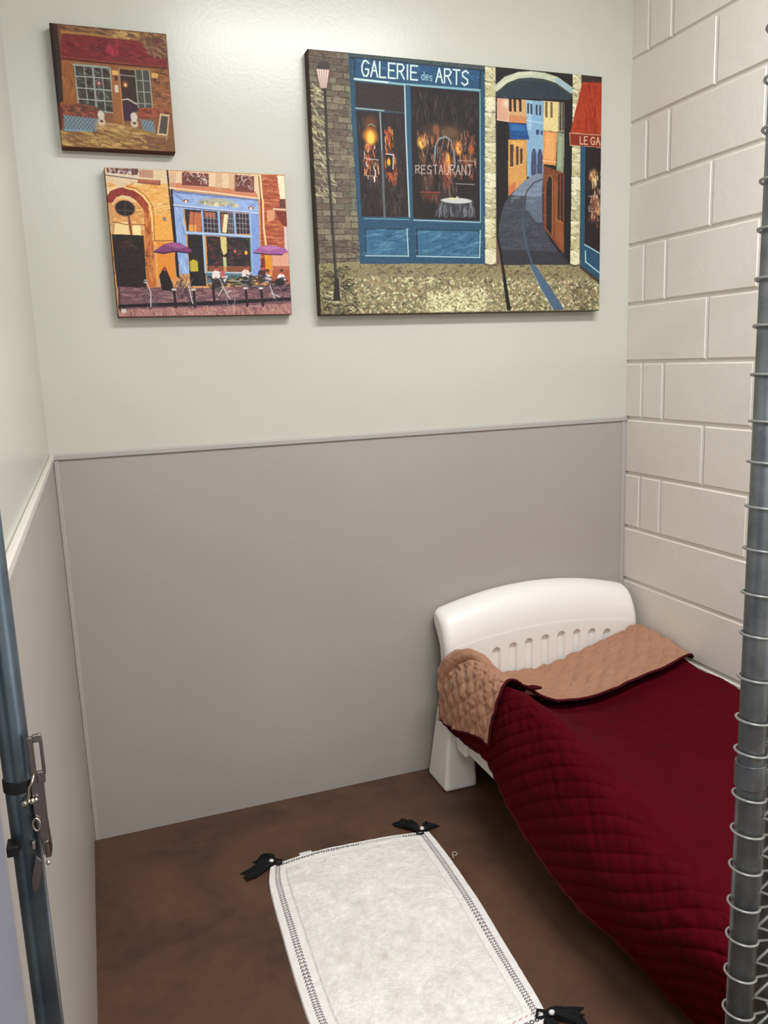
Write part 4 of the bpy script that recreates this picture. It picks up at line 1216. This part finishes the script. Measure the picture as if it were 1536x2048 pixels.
blanket = empty('quilted_blanket', (-0.43, -0.8, 0.38), 'quilted blanket, maroon with tan side folded back, on the toddler bed', 'blanket')
side = np.clip((S + .05) / .10, 0, 1)
under = np.clip((TS[..., 1] + .56) / .08, 0, 1)          # 1 where the folded part lies on top
h = quilt(S, T_, .036, 1, .38, crisp=True) * (.0004 + .0030 * side)
h += smooth_noise((NR, NC), (60, 46), 8) * .0007 * (1 + .5 * side) + smooth_noise((NR, NC), (150, 40), 9) * .0007
fold = np.exp(-((TS[..., 1] + .95 + .35 * (TS[..., 0] + .45)) / .012) ** 2) * np.clip(smooth_noise((NR, NC), (12, 20), 12), 0, 1.2)
h -= fold * .004
for k_, (yy, sl, sd) in enumerate([(-.72, .5, 21), (-.85, .25, 22), (-1.10, .4, 23), (-.64, .15, 24), (-1.22, .3, 25)]):
    g = np.exp(-((TS[..., 1] - yy + sl * (TS[..., 0] + .45) + .01 * np.sin(TS[..., 0] * 40 + k_)) / .006) ** 2)
    h -= g * np.clip(smooth_noise((NR, NC), (7, 34), sd), 0, 1.3) * .0045 * (1 - side)
base = TS + NT * (h - .017 * under)[..., None]
o = grid_mesh('maroon_cover', base[12:], M_maroon, blanket)
sd_ = o.modifiers.new('thickness', 'SOLIDIFY'); sd_.thickness = .007; sd_.offset = -1.0 if o.data.polygons[5000].normal.z > 0 else 1.0


# folded-back flap (tan side up)
def sample(rowsf, colsf):
    """bilinear sampling of TS/NT at fractional indices"""
    r0 = np.clip(np.floor(rowsf).astype(int), 0, NR - 2); c0 = np.clip(np.floor(colsf).astype(int), 0, NC - 2)
    fr, fc = (rowsf - r0)[..., None], (colsf - c0)[..., None]
    out = []
    for Q in (TS, NT, np.stack([S, T_], -1)):
        out.append((Q[r0, c0] * (1 - fr) + Q[r0 + 1, c0] * fr) * (1 - fc) + (Q[r0, c0 + 1] * (1 - fr) + Q[r0 + 1, c0 + 1] * fr) * fc)
    return out


FR, FC = 150, 380
yrow = TS[:, NC // 2, 1]
iy = int(np.argmin(yrow))
row_of = lambda y: np.interp(-y, -yrow[:iy], np.arange(iy))
cc = np.linspace(0, 1, FC)
hemy = np.interp(cc * 9, [0, 1, 2, 3, 4, 5, 6, 7, 8, 9], [-.405, -.430, -.462, -.470, -.466, -.448, -.478, -.505, -.525, -.520])
f = np.linspace(0, 1, FR)[:, None]
Y = -.152 + (hemy[None] + .152) * np.clip((f - .05) / .95, 0, 1)
cmax = np.interp(-Y, [.15, .28, .48, .55], [8.86, 8.74, 8.42, 8.36]) / 9
colf = cc[None] * cmax * (NC - 1)
P, N, ST = sample(row_of(Y), colf)
hq = (quilt(ST[..., 0], ST[..., 1], .046, .0038, .0034, (.66, .75), (.70, -.71), crisp=True) + np.abs(smooth_noise((FR, FC), (16, 44), 77)) * -.0034) * np.clip((1.02 - f) / .10, .12, 1) + smooth_noise((FR, FC), (22, 60), 31) * .0009
loft = .004 + .010 * np.clip((f - .75) / .25, 0, 1) ** 2 * np.interp(cc, [0, .1, .25, .5, .6, .66, .75, 1], [.2, 1.0, 1.6, 1.4, 1.5, 1.3, .3, .1])[None]
# pleat across the left hump
xx, yy = P[..., 0], P[..., 1]
cpos = colf / (NC - 1) * 9
pl = yy - np.interp(cpos, [5.2, 5.6, 6.0, 6.5, 7.0, 7.5, 8.0, 8.3], [-.43, -.39, -.335, -.29, -.255, -.215, -.180, -.165])
m = np.clip((cpos - 5.3) / .6, 0, 1) * np.clip((8.35 - cpos) / .3, 0, 1)
puff = np.where(pl > 0, .019 * np.clip((8.2 - cpos) / .9, .15, 1) * np.sqrt(np.clip(pl / .035, 0, 1)) * np.clip(1.6 - pl / .07, 0, 1), 0) * m
crease = -.012 * np.exp(-(pl / .007) ** 2) * m
hq = hq * np.where(pl > 0, 1 - .6 * m, 1)
hh = hq + loft + puff + crease
# the roll of the fold at the head end
rl = np.clip(1 - f / .06, 0, 1)
hh = hh - .018 * (1 - np.sqrt(np.clip(1 - rl ** 2, 0, 1)))
flap = P + N * hh[..., None]
flap[..., 1] -= (rl ** 2 * .006)
o = grid_mesh('folded_flap', flap, M_tan, blanket)
o['label'] = 'tan underside of the blanket folded back'
k0 = int(FR * .16)
grid_mesh('maroon_lining', flap[k0:, 2:-2] - N[k0:, 2:-2] * .0066, M_maroon, blanket)
sd_ = o.modifiers.new('thickness', 'SOLIDIFY'); sd_.thickness = .005; sd_.offset = -1.0 if o.data.polygons[5000].normal.z > 0 else 1.0
# bindings
hem = flap[-1] - N[-1] * .002
sidee = flap[int(FR * .06):, -1] - N[int(FR * .06):, -1] * .002
MB().tube([tuple(v) for v in np.r_[hem[::6], sidee[::-4]]], .0044, 8).build('binding', M_pipe_edge, blanket)['label'] = 'dark maroon binding along the folded edge'
bh = base[12:, -1]
MB().tube([tuple(v) for v in bh[::4]], .0045, 8).build('binding', M_pipe_edge, blanket)
# upturned corner of the binding beside the hump
c0 = flap[-1, int(FC * .552)]
MB().tube([tuple(c0 + np.array(d)) for d in ((.030, -.004, .0), (.015, -.006, .004), (0, -.004, .007), (-.014, .004, .006), (-.026, .012, .0))], [.004, .007, .008, .006, .003], 8).build('binding', M_pipe_edge, blanket)

# ------------------------------------------------------------------ rug
def paint_rug():
    w, h = 416, 660
    p = Paint(w, h, (242, 238, 230), 11)
    p.H = np.eye(3)
    mm = w / 520.0              # grid units per millimetre
    X = lambda v: v * mm
    inner = (X(66), X(60), w - X(66), h - X(62))
    n = np.zeros((h, w))
    for c, a in ((10, .5), (26, .6), (60, .5), (140, .35)):
        n += smooth_noise((h, w), (int(c * 1.5), c), 40 + c) * a
    pile = np.array((236, 231, 221)) + n[..., None] * np.array((7, 7.5, 8.5))
    m = np.zeros((h, w, 1)); m[int(inner[1]):int(inner[3]), int(inner[0]):int(inner[2])] = 1
    p.a = p.a * (1 - m) + pile * m
    p.a += p.r.normal(0, 3, (h, w, 1))
    seam = (190, 178, 160)
    r = p.r
    for (a, b) in (((inner[0], inner[1]), (inner[0], inner[3])), ((inner[2], inner[1]), (inner[2], inner[3])), ((inner[0], inner[1]), (inner[2], inner[1])), ((inner[0], inner[3]), (inner[2], inner[3]))):
        a, b = np.array(a), np.array(b)
        L = np.hypot(*(b - a)); k = int(L / 7)
        for i in range(k):
            q = a + (b - a) * (i + r.uniform(0, .4)) / k
            p.line([q, q + (b - a) / L * 4], 1.3, seam, r.uniform(.15, .8), raw=True)
    # braided bands down both sides
    for s in (0, 1):
        cx = X(38) if s == 0 else w - X(38)
        y = X(22)
        while y < h - X(26):
            fade = .55 + .45 * math.sin(y * .045) ** 2
            col = np.array((58, 50, 60)) * fade + np.array((112, 100, 106)) * (1 - fade)
            for d in (-1, 1):
                hw = X(8.5)
                p.line([(cx + d * 1, y), (cx + d * hw * .6, y - 2.6), (cx + d * hw, y + .4)], 2.0, col, .9, raw=True)
                p.line([(cx + d * hw, y + .4), (cx + d * hw * .5, y + 2.6)], 1.0, col + 40, .8, raw=True)
            p.line([(cx, y - 2), (cx + .6, y + 3)], 1.0, (216, 210, 206), .8, raw=True)
            y += 7.2
    # rows of dark knots at both ends
    for yy in (X(25), h - X(27)):
        x = X(40); i = 0
        while x < w - X(34):
            fu = x / w
            al = (.95 if (fu < .56 or fu > .80) else .25) if yy < h / 2 else .95
            al *= r.uniform(.75, 1)
            for t in np.linspace(0, 2 * math.pi, 7)[:-1]:
                p.line([(x + 4.2 * math.cos(t), yy + 5.0 * math.sin(t)), (x + 4.2 * math.cos(t + 1.1), yy + 5.0 * math.sin(t + 1.1))], 2.6, (34, 32, 38), al, raw=True)
            p.line([(x + 4, yy), (x + 9, yy)], 1.6, (60, 56, 62), al, raw=True)
            x += 12; i += 1
    # coloured dashes next to the far and near knots
    pal = [(170, 96, 92), (120, 92, 84), (140, 140, 128), (182, 120, 110)]
    for x in np.arange(X(46), w - X(46), 13):
        p.line([(x, h - X(48)), (x + 5, h - X(50))], 3, pal[r.integers(4)], r.uniform(.4, .9), raw=True)
        if x > w * .62 or x < w * .2:
            p.line([(x, X(33)), (x + 5, X(32))], 2, pal[r.integers(4)], r.uniform(.1, .6), raw=True)
    return p


def build_rug():
    root = empty('rug', (-1.26, -.76, 0), 'small white rug with braided borders and black corner tassels on the brown floor', 'rug')
    p = paint_rug()
    h, w = p.h, p.w
    Lp = np.array([(-1.490, -.366), (-1.509, -.44), (-1.516, -.52), (-1.521, -.63), (-1.526, -.745), (-1.530, -.883), (-1.530, -.98), (-1.520, -1.10), (-1.500, -1.195)])
    Rp = np.array([(-.988, -.386), (-.985, -.46), (-.984, -.551), (-.987, -.65), (-.991, -.745), (-1.003, -.89), (-1.010, -.985), (-1.018, -1.08), (-1.028, -1.168)])
    Tp = np.array([(-1.490, -.366), (-1.37, -.347), (-1.237, -.349), (-1.11, -.360), (-.988, -.386)])
    Bp = np.array([(-1.500, -1.195), (-1.38, -1.20), (-1.26, -1.196), (-1.14, -1.185), (-1.028, -1.168)])
    v = np.linspace(0, 1, h); u = np.linspace(0, 1, w)
    Lc, Rc = cr(Lp, v * 8), cr(Rp, v * 8)
    Tc, Bc = cr(Tp, u * 4), cr(Bp, u * 4)
    U, V = u[None, :, None], v[:, None, None]
    XY = (1 - U) * Lc[:, None] + U * Rc[:, None] + (1 - V) * Tc[None] + V * Bc[None] \
        - ((1 - U) * (1 - V) * Tp[0] + U * (1 - V) * Tp[-1] + (1 - U) * V * Bp[0] + U * V * Bp[-1])
    mmx = 520.0
    du = np.minimum(u, 1 - u)[None] * mmx; dv = np.minimum(v, 1 - v)[:, None] * 820
    d = np.minimum(du, dv)
    z = .0075 * np.sqrt(np.clip(d / 5, 0, 1))
    z = z + .0035 * np.clip((d - 62) / 5, 0, 1)
    z = z + smooth_noise((h, w), (9, 6), 61) * .0006 + smooth_noise((h, w), (160, 100), 62) * .0004 * (d > 62) + smooth_noise((h, w), (60, 40), 63) * .0005
    z = np.maximum(z, .0005)
    P = np.dstack([XY, z])
    o = grid_mesh('rug_body', P, M_rug, root, colors=lin(np.clip(p.a, 0, 255)), flip=True)
    MB().box((-1.394, -.352, .002), (-1.356, -.333, .0045)).build('care_tag', M_bead, root, bevel=.001)

    def tassel(a, b, spread, ns, seed, wrap):
        rr = random.Random(seed)
        mb = MB()
        ax, ay = a; bx, by = b
        dx, dy = bx - ax, by - ay
        L = math.hypot(dx, dy); nx, ny = -dy / L, dx / L
        for i in range(ns):
            s = rr.uniform(-1, 1)
            l = rr.uniform(.78, 1.04)
            hh = rr.uniform(.002, .019)
            pts = []
            for k in range(6):
                t = k / 5
                off = s * spread * (t ** .7) * L + rr.uniform(-.0015, .0015)
                zz = .006 + hh * math.sin(math.pi * min(t * .9 + .15, 1)) * (1 - .5 * t)
                pts.append((ax + dx * t * l + nx * off, ay + dy * t * l + ny * off, max(zz - .004 * t, .0022)))
            mb.tube(pts, [.0022] * 5 + [.0012], 5)
        mb.sphere((ax + dx * .12, ay + dy * .12, .011), (.011, .011, .008), 10, 6)
        t = mb.build('tassel', M_yarn, root)
        t['label'] = 'black yarn tassel'
        if wrap:
            w_ = MB().sphere((wrap[0], wrap[1], .019), (.0075, .0065, .0055), 10, 6).build('tassel_wrap', M_bead, t)
            w_['label'] = 'white wrapping thread'
        return t
    tassel((-1.472, -.358), (-1.570, -.384), .26, 46, 1, (-1.484, -.361))
    tassel((-1.470, -.352), (-1.512, -.304), .42, 40, 2, None)
    tassel((-1.018, -.374), (-1.052, -.286), .34, 42, 3, (-1.010, -.380))
    tassel((-1.002, -.376), (-.958, -.344), .50, 40, 4, None)
    tassel((-1.034, -1.150), (-.952, -1.185), .30, 46, 5, (-1.022, -1.162))
    tassel((-1.040, -1.165), (-1.030, -1.250), .30, 40, 6, None)
    tassel((-1.498, -1.190), (-1.560, -1.235), .30, 46, 7, (-1.502, -1.194))
    # dark binding knots at the corners
    for (x, y) in ((-1.462, -.362), (-1.018, -.384), (-1.042, -1.148), (-1.492, -1.182)):
        MB().tube([(x - .012, y - .004, .010), (x - .002, y + .010, .013), (x + .010, y + .004, .012), (x + .006, y - .010, .011), (x - .006, y - .010, .011)], .0035, 6, closed=True).build('corner_knot', M_yarn, root)
    return root


build_rug()

# a stray curl of thread on the floor
mb = MB()
cx, cy = -.965, -.520
mb.tube([(cx - .008, cy - .016, .0018), (cx - .006, cy - .004, .0018), (cx - .002, cy + .008, .003), (cx + .008, cy + .010, .003), (cx + .011, cy, .0022), (cx + .004, cy - .006, .0018), (cx - .004, cy - .003, .003)], .0016, 7)
tag(mb.build('thread_scrap', M_thread), 'pale curl of stray thread on the floor between rug and bed', 'thread')


# ------------------------------------------------------------------ gate post with latch, left
def ring(cx, cy, z, r, wr, n=28):
    return [(cx + r * math.cos(2 * math.pi * k / n), cy + r * math.sin(2 * math.pi * k / n), z) for k in range(n)]


gx, gy = -1.9547, -1.755
gp = empty('gate_post', (gx, gy, 0), 'blue-grey galvanised gate post with a fork latch, at the left edge of the doorway', 'gate post')
MB().tube([(gx, gy, 0), (gx, gy, 2.2)], .0128, 32).build('pole', M_galvb, gp)
ly0, ly1 = -1.7705, -1.7655
lp = MB()
lp.box((-1.9425, ly0, 1.088), (-1.9375, ly1, 1.132)).box((-1.9325, ly0, 1.094), (-1.9295, ly1, 1.130)).box((-1.9380, ly0, 1.126), (-1.9298, ly1, 1.1335)).box((-1.9380, ly0, 1.086), (-1.9305, ly1, 1.0975))
lp.prism([(-1.9435, 1.090), (-1.9325, 1.090), (-1.9330, 1.050), (-1.9320, 1.018), (-1.9335, 1.010), (-1.9385, 1.010), (-1.9420, 1.036), (-1.9440, 1.060)], 'y', ly0 + .001, ly1 + .004)
plate = lp.build('latch_plate', M_latch, gp, bevel=.0012)
MB().tube([(-1.9400, ly0 - .001, 1.096), (-1.9420, ly0 - .004, 1.090), (-1.9445, ly0 - .004, 1.086), (-1.9455, ly0 - .003, 1.078), (-1.9475, ly0 - .003, 1.073)], .0013, 8).build('latch_spring', M_bolt, plate)
for (x, z, r) in ((-1.9500, 1.0705, .0030), (-1.9470, 1.0720, .0026), (-1.9435, 1.0712, .0030), (-1.9405, 1.0722, .0022)):
    MB().sphere((x, ly0 - .002, z), (r, .0025, r), 10, 6).build('rivet', M_bolt, plate)
MB().tube(ring(0, 0, 0, .0034, 0, 14) and [(-1.9425 + .003 * math.cos(a), ly0 - .001, 1.047 + .0062 * math.sin(a)) for a in np.linspace(0, 2 * math.pi, 14)[:-1]], .0011, 6, closed=True).build('latch_ring', M_bolt, plate)
MB().box((-1.9485, ly0 - .001, 1.0225), (-1.9458, ly1, 1.0300)).build('latch_stop', M_bolt, gp, bevel=.0008)
MB().tube([(-1.9368, ly0 - .001, 1.030), (-1.9362, ly0 - .001, 1.016)], .0034, 14).build('latch_barrel', M_latch, gp, bevel=.0006)
MB().sphere((-1.9368, ly0, 1.006), (.0022, .002, .0022), 10, 6).build('rivet', M_bolt, gp)
MB().prism([(-1.9465, 1.015), (-1.9500, 1.003), (-1.9520, .995), (-1.9528, .984), (-1.9510, .977), (-1.9470, .984), (-1.9425, 1.001), (-1.9420, 1.010)], 'y', ly0 - .001, ly0 + .002).build('latch_tongue', M_latch, gp, bevel=.0006)
MB().tube([(gx, gy, 1.078), (gx, gy, 1.090)], .0140, 28).build('latch_collar', M_dark, gp, bevel=.001)
MB().box((-1.9700, -1.775, 1.0215), (-1.9600, -1.758, 1.0315)).build('latch_bolt_end', M_dark, gp, bevel=.001)

# ------------------------------------------------------------------ chain link panel, right
px, py = -1.1445, -1.8153
cl = empty('chain_link_panel', (px, py, 0), 'galvanised chain link panel with steel end post, at the right edge of the doorway', 'fence panel')
MB().tube([(px, py, 0), (px, py, 2.2)], .0155, 36).build('end_post', M_galv, cl)
MB().tube([(px + .058, py + .014, 0), (px + .058, py + .014, 2.2)], .0155, 28).build('frame_post', M_galv, cl)
MB().tube([(px, py, 2.185), (-.004, py, 2.185)], .0155, 24).build('top_rail', M_galv, cl)
MB().tube([(px, py, .04), (-.004, py, .04)], .0155, 24).build('bottom_rail', M_galv, cl)
zl = [1.580, 1.530, 1.479, 1.4266, 1.374, 1.328, 1.278, 1.228, 1.175, 1.1235, 1.0695, 1.018, .975, .918, .869, .8205, .770, .721, .670, .616]
zl = [1.580 + .0508 * k for k in range(10, 0, -1)] + zl + [.616 - .0508 * k for k in range(1, 11)]
R_ = random.Random(5)
for z in zl:
    t0 = R_.uniform(-.0012, .0012)
    pts = []
    for k in range(27):
        a = math.radians(38 + 284 * k / 26)       # open towards the mesh
        pts.append((px + .0188 * math.cos(a), py + .0188 * math.sin(a), z + t0 - .0025 * math.cos(a) - .001))
    pts = [(px + .034, py + .010, z - .004)] + pts + [(px + .036, py - .008, z - .010)]
    MB().tube(pts, .00175, 7).build('wire_loop', M_wire, cl)
# woven mesh
mb = MB()
pitch = .0508
k = 0
x = px + .034
while x < -.03:
    pts = []
    n = int(2.08 / (pitch / 2))
    for i in range(n + 1):
        s = 1 if (i + k) % 2 else -1
        xx = x + s * .0150
        z = .075 + i * pitch / 2
        dy = .0032 * s * (1 if k % 2 else -1)
        pts.append((xx, py - .006 + dy, z - .004))
        pts.append((xx + s * .0012, py - .006 - dy * .9, z + .004))
    mb.tube(pts, .0020, 5)
    x += .0254
    k += 1
mb.build('woven_mesh', M_wire, cl)
# tension band with its bolt
b = MB()
for z0, z1, r in ((.930, .962, .0182),):
    b.tube([(px, py, z0), (px, py, z1)], r, 32)
b.box((px + .008, py - .0165, .934), (px + .040, py - .010, .957))
band = b.build('tension_band', M_galv, cl, bevel=.001)
MB().tube([(px + .0245, py - .0165, .9405), (px + .0245, py - .0235, .9405)], .0052, 6).build('bolt', M_bolt, band, smooth=False)
MB().tube([(px + .030, py - .012, .948), (px + .07, py - .010, .968)], .004, 10).build('band_arm', M_galv, band)
